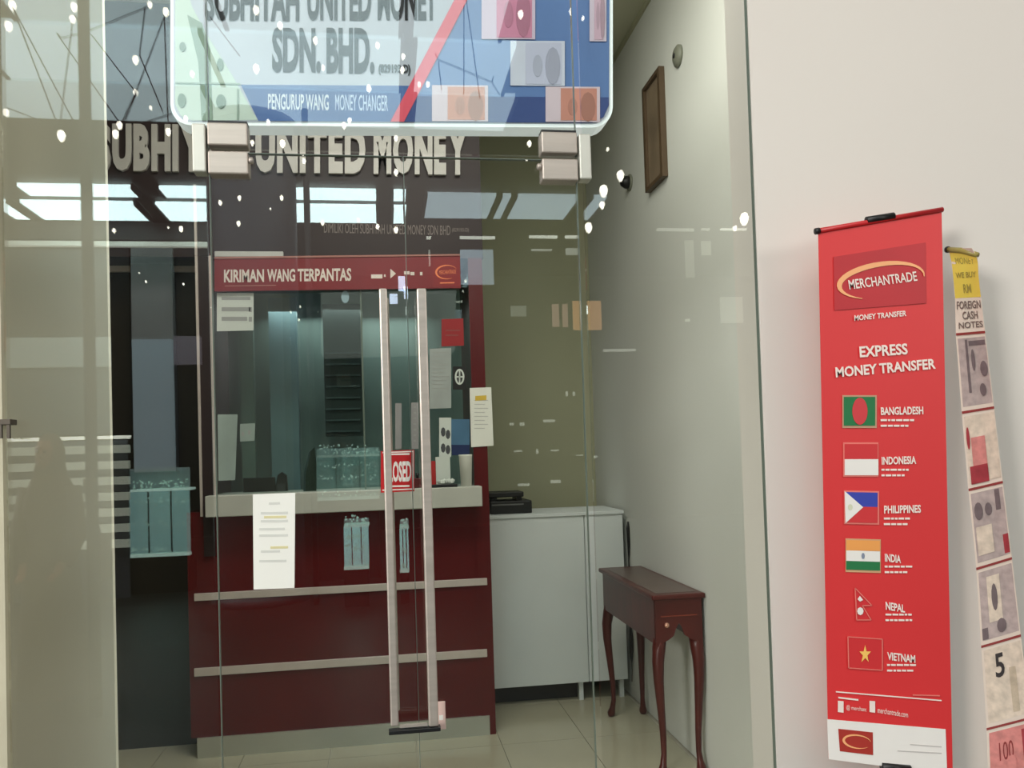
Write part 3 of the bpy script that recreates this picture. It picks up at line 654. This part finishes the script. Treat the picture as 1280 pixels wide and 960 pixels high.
# ================================================================== SECOND BANNER
b2 = thing('banknote_banner', 'narrow leaning banner with a yellow top and banknote pictures right of the red banner', 'banner', onY(1250, 960, BY))
LE = [(308, 1185), (330, 1190), (372, 1194), (420, 1195), (512, 1202), (606, 1210), (706, 1220), (802, 1226), (905, 1233), (1000, 1236), (1100, 1238)]
RE = [(308, 1213), (318, 1222), (345, 1223), (420, 1232), (512, 1243), (606, 1254), (706, 1266), (802, 1277), (905, 1290), (1000, 1302), (1100, 1315)]
def interp(T, y):
    for (y0, x0), (y1, x1) in zip(T, T[1:]):
        if y <= y1: return x0+(x1-x0)*(y-y0)/(y1-y0)
    return T[-1][1]
def q2(s_, y, k=0, sl=-9):
    yy = y+sl*(s_-.5)*(0 if y < 330 else 1)*min(1.6, max(.2, (y-330)/250))
    x = interp(LE, max(308, yy))+(interp(RE, max(308, yy))-interp(LE, max(308, yy)))*s_
    return onY(x, yy, GY-.075-.07*s_-.0012*k)
def strip(name, y0, y1, mt, k=0, s0=0, s1=1, par=None, n=4):
    bm = bmesh.new(); R = []
    for j in range(n+1):
        R.append([bm.verts.new(q2(s0+(s1-s0)*i/4, y0+(y1-y0)*j/n, k)) for i in range(5)])
    for j in range(n):
        for i in range(4): bm.faces.new((R[j][i], R[j][i+1], R[j+1][i+1], R[j+1][i]))
    return mesh(name, bm, mt, par or b2)
cl = strip('cloth', 310, 1095, mat('cream vinyl', (222, 208, 194), .5), 0, n=60); sm = cl.modifiers.new('t', 'SOLIDIFY'); sm.thickness = .001; sm.offset = 0
tubeo('top_rail', [q2(-.02, 312, 1), q2(.5, 313, 1), q2(1.0, 319, 1)], .006, mat('olive rail', (150, 136, 70), .4), b2, 10)
tubeo('rail_end', [q2(-.08, 312, 1), q2(0, 312, 1)], .0072, M_black, b2, 10)
strip('yellow_header', 314, 372, mat('banner yellow', (224, 200, 84), .5), 1)
M_ol = mat('olive print', (156, 140, 66), .7); M_bk = mat('brown print', (112, 96, 90), .7); M_rd = mat('dark red line', (140, 52, 50), .6)
def t2(s, s0, y0, s1, y1, mt, b=.02):
    vs, fs, _ = textmesh(s, b); me = bpy.data.meshes.new('lettering')
    me.from_pydata([q2(s0+(s1-s0)*x, y1+(y0-y1)*y, 2.5) for x, y, z in vs], [], fs); link('lettering', me, mt, b2)
t2('MONEY', .15, 322, .85, 330, M_ol, .0); t2('WE BUY', .1, 340, .9, 347, M_ol); t2('RM', .35, 355, .65, 366, M_ol)
t2('FOREIGN', .05, 376, .95, 386, M_bk); t2('CASH', .25, 389, .8, 399, M_bk); t2('NOTES', .1, 402, .95, 410, M_bk)
def blob(y, s_, ry, rs, mt, k=3):
    bm = bmesh.new(); bm.faces.new([bm.verts.new(q2(s_+rs*math.cos(a*.524), y+ry*math.sin(a*.524), k)) for a in range(12)]); mesh('note_portrait', bm, mt, b2)
tint = {n: mat('note ink '+n, c, .6, var=.16, scale=60) for n, c in dict(grey=(176, 160, 156), dgrey=(110, 96, 98), pink=(206, 130, 124), red=(156, 50, 58), cream=(214, 198, 180), sand=(190, 174, 152)).items()}
ys = [415, 511, 606, 703, 800, 903, 1000, 1095]
cols = [('grey', 'dgrey'), ('cream', 'pink'), ('grey', 'dgrey'), ('grey', 'dgrey'), ('cream', 'sand'), ('pink', 'cream'), ('grey', 'dgrey')]
for i in range(7):
    strip('red_rule', ys[i], ys[i]+3, M_rd, 2, n=1)
    strip('note_print', ys[i]+7, ys[i+1]-5, tint[cols[i][0]], 1, .05, .97)
strip('note_block', 424, 490, tint['dgrey'], 2, .28, .36); blob(462, .82, 10, .12, tint['dgrey']); blob(488, .72, 8, .1, tint['dgrey']); strip('note_block', 426, 432, tint['dgrey'], 2, .4, .95); blob(450, .5, 14, .06, tint['dgrey'])
strip('note_block', 545, 585, tint['pink'], 2, .2, .62); strip('note_block', 580, 602, tint['red'], 3, .1, .62); strip('note_block', 528, 600, tint['cream'], 2, .66, .95); blob(545, .12, 14, .05, tint['red'])
blob(636, .22, 11, .12, tint['dgrey']); blob(636, .5, 8, .1, tint['dgrey']); strip('note_block', 614, 640, tint['dgrey'], 2, .72, .86); strip('note_block', 672, 696, tint['red'], 2, .82, .97); strip('note_block', 655, 690, tint['cream'], 2, .1, .55)
strip('note_block', 718, 775, tint['cream'], 2, .25, .6); blob(745, .43, 17, .08, tint['dgrey']); blob(782, .55, 9, .12, tint['dgrey']); strip('note_block', 780, 794, tint['dgrey'], 2, .05, .2)
t2('5', .3, 815, .52, 845, mat('black numeral', (50, 44, 44), .7), .02); strip('note_block', 836, 892, tint['sand'], 2, .62, .78)
t2('100', .25, 925, .55, 948, M_rd, .0); strip('note_block', 915, 980, tint['red'], 2, .75, .95); blob(955, .5, 12, .1, tint['pink'])
tubeo('pole', [q2(.5, 318, -25), Vector((q2(.5, 900).x, q2(.5, 900).y+.03, .01))], .005, M_black, b2, 8)

# ================================================================== THE MALL OPPOSITE (seen in the glass)
MZ = 5.0
struct(box('wall_mall_far', -14, 14, -13.6, -13.4, 0, 8, mat('mall far wall', (62, 62, 54), .8)))
struct(box('ceiling_mall', -14, 14, -14, GY-.1, MZ+.06, MZ+.2, mat('mall ceiling', (60, 60, 55), .8)))
def sky(x0, x1, ya, yb, label, mt, ref=None):
    """roof light at ceiling height whose edges run along and across the corridor; ya, yb picture rows taken at column ref"""
    ref = ref or (x0+x1)/2
    p, q = onZ(ref, ya, MZ), onZ(ref, yb, MZ); c0 = onZ(x0, (ya+yb)/2, MZ).x; c1 = onZ(x1, (ya+yb)/2, MZ).x
    t = thing('ceiling_light', label, 'ceiling light', mir(Vector(((c0+c1)/2, (p.y+q.y)/2, MZ))), None)
    y0, y1 = 2*GY-q.y, 2*GY-p.y
    box('diffuser', c0, c1, y0, y1, MZ-.02, MZ+.02, mt, t)
    for e in ((c0-.03, c0, y0, y1), (c1, c1+.03, y0, y1)): box('frame', e[0], e[1], e[2], e[3], MZ-.04, MZ+.04, mat('light frame grey', (110, 112, 112), .5), t)
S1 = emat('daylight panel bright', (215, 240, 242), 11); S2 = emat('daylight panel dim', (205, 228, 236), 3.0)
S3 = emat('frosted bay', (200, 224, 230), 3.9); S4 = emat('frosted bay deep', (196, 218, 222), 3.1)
for k, (a, b) in enumerate(((8, 28), (44, 178), (204, 300), (330, 470), (492, 507))):
    sky(a, b, 254, 275, 'bright roof light panel %s of the inner row over the mall' % ['first', 'second', 'third', 'fourth', 'last'][k], S1, 260)
for k, (a, b) in enumerate(((34, 170), (204, 300), (330, 470), (492, 507))):
    sky(a, b, 234, 246, 'bright roof light strip %s of the outer row over the mall' % ['first', 'second', 'third', 'last'][k], S1, 260)
for k, (a, b) in enumerate(((532, 614), (622, 632), (640, 715), (732, 748))):
    sky(a, b, 243, 272, 'dim roof light panel %s of the row over the right hand shops' % ['first', 'second', 'third', 'last'][k], S2, 640)
for k, (ya, yb, mt) in enumerate(((-70, 33, S4), (38, 104, S3), (107, 152, S4))):
    for j, (a, b) in enumerate(((-10, 262), (268, 500), (520, 640))):
        sky(a, b, ya, yb, 'frosted ceiling bay, %s row and %s column over the walkway' % (['nearest', 'middle', 'farthest'][k], ['left', 'middle', 'right'][j]), mt, 300)
# linear lamps and lit panels of the far right shops
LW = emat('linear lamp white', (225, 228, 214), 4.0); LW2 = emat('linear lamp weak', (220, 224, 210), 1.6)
n_ = 0
for x0, y0, x1, y1, mt in ((533, 295, 539, 298, LW), (575, 295, 619, 298, LW), (662, 294, 697, 297, LW), (707, 294, 724, 297, LW), (665, 311, 690, 313, LW2), (708, 310, 723, 318, LW2), (822, 285, 868, 288, LW2), (878, 285, 888, 287, LW2), (902, 285, 934, 287, LW), (755, 436, 795, 439, LW2), (536, 312, 538, 332, LW2), (498, 345, 507, 363, emat('lamp cool', (210, 225, 250), 7)), (487, 367, 497, 379, MATS['lamp cool']), (505, 358, 510, 373, MATS['lamp cool']), (505, 247, 510, 257, MATS['lamp cool']), (513, 38, 538, 45, LW)):
    n_ += 1
    Yv = 12.2; t = thing('strip_lamp', '%s strip lamp, %s' % (('short cool' if x1-x0 < 11 else 'long white' if x1-x0 > 30 else 'medium white'), ['left of the row above the booth corner','above the grey blue hoarding','above the olive back wall','right next to the one above the olive wall','just under the row, over the olive wall','thick one just under the row, by the door edge','left of the row on the right pane','tiny one amid the row on the right pane','brightest of the row on the right pane','low faint one on the right pane','upright one beside the hoarding','upright one near the top of the left handle','square one between the handle tops','upright one between the handle tops','top one on the meeting edge of the doors','on the signboard face'][n_-1]), 'lamp', mir(onY(x0, y1, Yv)), 'strip lamps over the opposite shops')
    rbox('tube', x0, y0, x1, y1, Yv, .05, mt, t)
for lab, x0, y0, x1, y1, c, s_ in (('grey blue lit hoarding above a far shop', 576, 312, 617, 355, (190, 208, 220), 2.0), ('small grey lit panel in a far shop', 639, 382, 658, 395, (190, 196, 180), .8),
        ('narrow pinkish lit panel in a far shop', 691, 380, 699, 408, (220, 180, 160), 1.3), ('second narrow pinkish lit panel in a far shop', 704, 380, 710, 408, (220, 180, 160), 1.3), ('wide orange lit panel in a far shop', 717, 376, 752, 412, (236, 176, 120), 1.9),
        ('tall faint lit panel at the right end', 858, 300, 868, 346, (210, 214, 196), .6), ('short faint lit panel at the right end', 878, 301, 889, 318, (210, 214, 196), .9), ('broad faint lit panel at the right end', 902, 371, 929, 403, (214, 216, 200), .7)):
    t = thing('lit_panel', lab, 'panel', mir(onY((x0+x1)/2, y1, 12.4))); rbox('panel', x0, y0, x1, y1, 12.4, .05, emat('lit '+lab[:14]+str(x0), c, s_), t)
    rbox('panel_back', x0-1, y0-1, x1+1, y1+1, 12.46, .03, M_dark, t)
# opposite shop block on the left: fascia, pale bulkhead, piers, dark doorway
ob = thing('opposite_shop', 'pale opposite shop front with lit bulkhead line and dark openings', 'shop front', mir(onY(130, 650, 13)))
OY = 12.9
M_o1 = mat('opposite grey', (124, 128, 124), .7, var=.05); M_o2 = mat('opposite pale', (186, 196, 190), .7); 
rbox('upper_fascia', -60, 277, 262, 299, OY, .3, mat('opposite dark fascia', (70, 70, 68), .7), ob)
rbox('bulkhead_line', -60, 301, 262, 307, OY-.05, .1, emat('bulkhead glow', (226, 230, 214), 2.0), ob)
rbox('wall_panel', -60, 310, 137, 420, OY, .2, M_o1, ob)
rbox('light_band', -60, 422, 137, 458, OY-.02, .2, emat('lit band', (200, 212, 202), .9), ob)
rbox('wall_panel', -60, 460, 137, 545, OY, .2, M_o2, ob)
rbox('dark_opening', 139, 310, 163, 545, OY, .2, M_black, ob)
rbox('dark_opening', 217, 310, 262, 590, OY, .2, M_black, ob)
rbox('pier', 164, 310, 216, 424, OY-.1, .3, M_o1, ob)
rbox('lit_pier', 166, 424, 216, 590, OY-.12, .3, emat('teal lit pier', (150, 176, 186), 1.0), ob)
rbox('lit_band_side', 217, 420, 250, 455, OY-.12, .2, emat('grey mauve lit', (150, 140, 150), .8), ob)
# louvred display rack
lr = thing('louvred_rack', 'white rack with horizontal slats facing the glass front', 'rack', mir(onY(80, 700, 9.6)))
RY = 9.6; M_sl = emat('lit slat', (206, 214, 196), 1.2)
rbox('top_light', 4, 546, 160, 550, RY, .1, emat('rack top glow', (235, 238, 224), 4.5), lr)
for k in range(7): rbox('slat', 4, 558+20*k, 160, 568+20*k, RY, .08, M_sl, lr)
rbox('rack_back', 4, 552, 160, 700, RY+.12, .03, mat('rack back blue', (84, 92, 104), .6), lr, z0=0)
# jewellery showcases
def showcase(lab, x0, x1, y0, y1, Yv, e, ymid):
    t = thing('glass_showcase', lab, 'showcase', mir(onY((x0+x1)/2, y1, Yv)))
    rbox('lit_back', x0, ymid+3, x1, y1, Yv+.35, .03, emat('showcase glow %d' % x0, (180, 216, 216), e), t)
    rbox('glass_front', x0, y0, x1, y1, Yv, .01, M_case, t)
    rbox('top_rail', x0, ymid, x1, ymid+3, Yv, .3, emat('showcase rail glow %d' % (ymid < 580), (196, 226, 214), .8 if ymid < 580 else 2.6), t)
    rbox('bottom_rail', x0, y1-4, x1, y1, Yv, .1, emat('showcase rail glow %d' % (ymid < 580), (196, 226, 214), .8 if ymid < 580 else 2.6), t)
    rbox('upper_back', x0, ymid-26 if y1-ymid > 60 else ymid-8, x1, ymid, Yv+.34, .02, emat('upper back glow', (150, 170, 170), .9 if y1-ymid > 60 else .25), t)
    for f_ in (.3, .68): rbox('divider', x0+(x1-x0)*f_, ymid, x0+(x1-x0)*f_+1.2, y1, Yv+.3, .03, mat('showcase divider', (60, 84, 84), .5), t)
    rbox('base', x0, y1, x1, y1+25, Yv+.02, .35, M_dark, t, z0=0)
    n = max(6, int((x1-x0)/3))
    bm = bmesh.new()
    for k in range(n*5):
        p = mir(onY(random.uniform(x0+2, x1-2), random.choice((ymid-4, ymid-9, (ymid+y1)/2, ymid+14, y1-8))+random.uniform(-3, 3), Yv+random.uniform(.1, .25)))
        s_ = bmesh.ops.create_icosphere(bm, subdivisions=1, radius=random.uniform(.006, .015)); bmesh.ops.translate(bm, verts=s_['verts'], vec=p)
    o = mesh('trinket_rows', bm, emat('jewellery sparkle', (200, 226, 214), 2.2), t); o['kind'] = 'stuff'
    return t
showcase('bright teal showcase left of the grey mall column', 162, 237, 588, 696, 9.9, 1.5, 611)
showcase('greenish showcase right of the grey mall column', 396, 474, 542, 625, 10.2, .22, 568)
showcase('low bright showcase in the middle of the kiosk', 430, 461, 652, 712, 8.3, 3.2, 656)
showcase('narrow bright showcase at the kiosk end', 500, 511, 655, 716, 8.3, 3.6, 658)
# columns
def col(lab, x0, x1, Yv, mt, n=28):
    a, b, *_ = ext(x0, 300, x1, 500, Yv); r_ = (b-a)/2
    t = thing('mall_column', lab, 'column', (a/2+b/2, 2*GY-Yv, 0)); c = Vector((a/2+b/2, 2*GY-Yv, 0))
    lathe('shaft', [(r_, .1), (r_, MZ-.1)], c, mt, t, n); lathe('base_ring', [(r_*1.08, 0), (r_*1.08, .1)], c, mt, t, n); lathe('cap_ring', [(r_*1.05, MZ-.1), (r_*1.05, MZ)], c, mt, t, n)
col('broad grey mall column with a satin finish', 262, 374, 9.0, mat('grey column', (104, 102, 108), .5))
col('thin dark post behind the grey column', 383, 391, 8.6, M_dark, 12)
col('slim dark post by the walkway', 103, 118, 5.2, mat('slim post', (30, 30, 28), .8), 16)
# scattered shop glints on the right
gl = thing('display_lights', 'scattered tiny spotlights inside the far right shops', 'lights', mir(onY(680, 560, 12.0)))
for x, y, w_, h_ in ((709, 492, 2, 6), (718, 492, 2, 5), (733, 492, 2, 5), (640, 530, 5, 3), (653, 530, 5, 4), (687, 526, 14, 3), (648, 564, 10, 2), (672, 564, 2, 6), (694, 563, 10, 2), (725, 569, 8, 1.5), (745, 571, 4, 3), (695, 602, 12, 4), (655, 606, 14, 3), (860, 400, 5, 3), (872, 22, 6, 3), (874, 48, 6, 4), (885, 48, 4, 3)):
    rbox('spotlight', x-w_/2, y-h_/2, x+w_/2, y+h_/2, 12.0, .04, emat('spot glint', (226, 232, 220), 1.6), gl)

# strings of fairy lights
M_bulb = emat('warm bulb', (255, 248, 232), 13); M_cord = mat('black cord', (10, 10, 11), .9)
def string(lab, cords, bulbs, Yv=6.0):
    t = thing('fairy_lights', lab, 'string lights', mir(onY(bulbs[0][0], bulbs[0][1], Yv)), 'strings of fairy lights over the corridor')
    for i, P in enumerate(cords):
        tubeo('cord', [mir(onY(x, y, Yv+.12*((i*7) % 5))) for x, y in P], .0042, M_cord, t, 6)
    pr = None
    for i, (x, y, *s_) in enumerate(bulbs):
        c = mir(onY(x, y, Yv+.12*((i*7) % 5)+.02)); k = s_[0] if s_ else 1
        if pr is None:
            pr = lathe('bulb', [(.004, -.022), (.012, -.010), (.015, .004), (.010, .016), (.003, .02)], (0, 0, 0), M_bulb, t, 8); o = pr
        else:
            o = pr.copy(); C.objects.link(o)
        o.matrix_parent_inverse = t.matrix_basis.inverted(); o.location = c; o.scale = (k, k, k)
string('fairy light string over the left pane, web of crossing black cords',
       [[(15, 8), (70, 152)], [(16, 10), (94, 156)], [(92, 18), (118, 48), (168, 113)], [(70, 40), (77, 47), (110, 38), (184, 8)], [(71, 42), (147, 150)], [(90, 28), (75, 150)],
        [(181, 8), (174, 68), (203, 139)], [(206, 18), (170, 113), (152, 152)], [(205, 20), (210, 160)], [(170, 116), (156, 150)], [(178, 153), (214, 142)], [(8, 134), (55, 152)]],
       [(15, 6, 1.6), (10, 32, 1.7), (92, 8, 1.6), (90, 23, 1.3), (187, 5, 1.2), (207, 14, 1.4), (169, 74, 1.5), (169, 115, 1.2), (149, 156, 1.3), (144, 167, 1.5), (76, 169, 1.8), (105, 172, 1.6), (7, 140, 1.3), (210, 164, 1.3), (188, 134, .7), (240, 92), (232, 148)])
string('fairy light string over the doors, bulbs only with short cords',
       [[(262, 20), (300, 70)]],
       [(320, 12, 1.5), (350, 31, 1.3), (394, 50, 1.3), (320, 85, 1.5), (404, 84, .9), (461, 110, 1.2), (335, 152), (430, 156, 1.2), (437, 150), (315, 178), (353, 179, 1.3), (379, 192, .8), (380, 201), (495, 172), (495, 215, 1.2), (472, 56), (504, 70), (503, 87, 1.2)])
string('fairy light string across the right side of the signboard, fan of dark cords',
       [[(544, 66), (548, 74), (615, 102), (625, 118)], [(548, 76), (552, 112)], [(580, -10), (580, 118)], [(582, -8), (600, 122)], [(615, 102), (617, 95)], [(672, 35), (695, 50), (690, 50), (676, 118)], [(657, 28), (670, 78)], [(717, 20), (698, 112)], [(722, 30), (748, 106)], [(737, 40), (729, 108)], [(736, 45), (748, 110)]],
       [(651, 17, 1.4), (715, 15, 1.6), (524, 105), (535, 105), (662, 179, 1.2), (686, 166), (658, 199, .7), (729, 22, .8)])
string('fairy light string low across the fascia, row of single bulbs',
       [[(508, 236), (508, 240)]],
       [(275, 253), (299, 247), (298, 279, 1.1), (352, 247), (338, 261, .5), (403, 278), (448, 275), (472, 283, 1.1), (495, 287, 1.3), (226, 286, 1.2), (142, 288, .9), (210, 284, .5), (182, 352, .6), (174, 341, .4), (229, 355, .5)], 7.0)
string('fairy light string over the right pane, a few large bulbs on the wall side',
       [[(780, 214), (784, 220)]],
       [(755, 238, 2.2), (776, 219, 2), (736, 284, 2), (753, 256, 1.4), (931, 273, 2.4), (760, 186, .7), (919, 285, 1)])

# ------------------------------------------------------------------ passer-by seen as a silhouette in the glass
def skin(name, verts, edges, rad, mt, parent, root=0, sub=2):
    me = bpy.data.meshes.new(name); me.from_pydata([Vector(v) for v in verts], edges, [])
    o = bpy.data.objects.new(name, me); C.objects.link(o)
    md = o.modifiers.new('s', 'SKIN'); md.use_smooth_shade = True
    for i, r_ in enumerate(rad):
        me.skin_vertices[0].data[i].radius = r_ if hasattr(r_, '__len__') else (r_, r_)
    me.skin_vertices[0].data[root].use_root = True
    s_ = o.modifiers.new('b', 'SUBSURF'); s_.levels = sub; s_.render_levels = sub
    dg = bpy.context.evaluated_depsgraph_get(); me2 = bpy.data.meshes.new_from_object(o.evaluated_get(dg)); bpy.data.objects.remove(o)
    me2.materials.clear(); o2 = link(name, me2, mt, parent)
    for p in me2.polygons: p.use_smooth = True
    return o2
pc = mir(onY(62, 640, 5.6)); px_, py_ = pc.x, pc.y
ps = thing('person', 'person in a beige headscarf and long loose coat standing in the walkway', 'person', (px_, py_, 0))
o3 = lambda P: [(px_+x*.62, py_+y, z) for x, y, z in P]
M_skin = mat('skin', (176, 128, 100), .55); M_robe = mat('beige grey coat', (104, 98, 84), .85, bump=.2); M_scarf = mat('taupe scarf', (110, 102, 86), .85)
V_ = [(0, 0, .88), (0, 0, 1.05), (0, 0, 1.22), (0, .01, 1.33), (0, 0, 1.40), (0, 0, 1.47), (0, .02, 1.55),
      (-.17, 0, 1.28), (-.22, .02, 1.02), (-.17, .14, .84), (-.15, .20, .80), (.17, 0, 1.28), (.22, .02, 1.02), (.17, .14, .84), (.15, .20, .80),
      (-.09, 0, .84), (-.10, .01, .46), (-.10, -.01, .08), (-.10, .10, .035), (.09, 0, .84), (.10, .01, .46), (.10, -.01, .08), (.10, .10, .035)]
E2 = [(0, 1), (1, 2), (2, 3), (3, 4), (4, 5), (5, 6), (3, 7), (7, 8), (8, 9), (9, 10), (3, 11), (11, 12), (12, 13), (13, 14), (0, 15), (15, 16), (16, 17), (17, 18), (0, 19), (19, 20), (20, 21), (21, 22)]
R2 = [.12, .11, .12, .10, .045, .07, .075, .052, .04, .028, .025, .052, .04, .028, .025, .085, .055, .04, .035, .085, .055, .04, .035]
skin('body', o3(V_), E2, R2, M_skin, ps)
for s_ in (-1, 1):
    for k in range(5):
        b0 = Vector((s_*(.15-.02*(k-2)*.6), .20, .80)); ln = (.05, .07, .078, .07, .055)[k]
        if k == 0: tip = b0+Vector((-s_*.03, .035, -.01))
        else: tip = b0+Vector((-s_*.004*(k-2), ln, -.015))
        tubeo('finger', o3([b0, (b0+tip)/2+Vector((0, 0, .004)), tip+Vector((0, 0, -.012))]), [.009, .008, .006], M_skin, ps, 8)
def loft(name, rings, mt, n=24):
    bm = bmesh.new(); R = []
    for z, rx, ry, cy in rings:
        R.append([bm.verts.new((px_+.62*rx*math.cos(2*math.pi*k/n)*(1+.03*math.sin(5*k)), py_+cy+ry*math.sin(2*math.pi*k/n), z)) for k in range(n)])
    for a, b in zip(R, R[1:]):
        for k in range(n): bm.faces.new((a[k], a[(k+1) % n], b[(k+1) % n], b[k]))
    bm.faces.new(R[-1]); return mesh(name, bm, mt, ps, True)
loft('long_coat', [(.06, .34, .22, 0), (.4, .30, .20, 0), (.8, .25, .17, 0), (1.05, .22, .15, 0), (1.25, .23, .14, 0), (1.35, .17, .11, 0), (1.40, .07, .07, 0)], M_robe)
for s_ in (-1, 1): tubeo('sleeve', o3([(s_*.17, 0, 1.32), (s_*.235, .02, 1.03), (s_*.18, .13, .86)]), [.075, .075, .062], M_robe, ps, 12)
loft('headscarf', [(1.14, .26, .17, -.01), (1.28, .24, .15, -.01), (1.38, .16, .13, -.01), (1.46, .125, .125, -.015), (1.56, .12, .125, -.02), (1.63, .085, .09, -.02), (1.66, .03, .03, -.02)], M_scarf)
loft('face', [(1.44, .045, .03, .085), (1.50, .075, .045, .085), (1.56, .078, .045, .085), (1.61, .05, .03, .075)], M_skin)
for s_ in (-1, 1): lathe('eye', [(.002, .012), (.010, .006), (.010, -.002), (.002, -.006)], (px_+s_*.62*.032, py_+.124, 1.545), M_black, ps, 8, 'Y')
tubeo('nose', [(px_, py_+.125, 1.545), (px_, py_+.145, 1.515), (px_, py_+.128, 1.505)], [.006, .010, .009], M_skin, ps, 8)
tubeo('mouth', [(px_-.016, py_+.122, 1.485), (px_, py_+.130, 1.483), (px_+.016, py_+.122, 1.485)], .004, mat('lip', (140, 80, 72), .5), ps, 6)
hb_ = thing('shoulder_bag', 'brown shoulder bag hanging beside the coat of the person', 'bag', (px_+.27, py_, .75))
box('bag_body', px_+.24, px_+.33, py_-.1, py_+.1, .72, 1.02, mat('brown leather', (84, 70, 56), .6), hb_, .02)
tubeo('strap', [(px_+.27, py_-.08, 1.0), (px_+.2, py_, 1.36), (px_+.27, py_+.08, 1.0)], .008, MATS['brown leather'], hb_, 6)
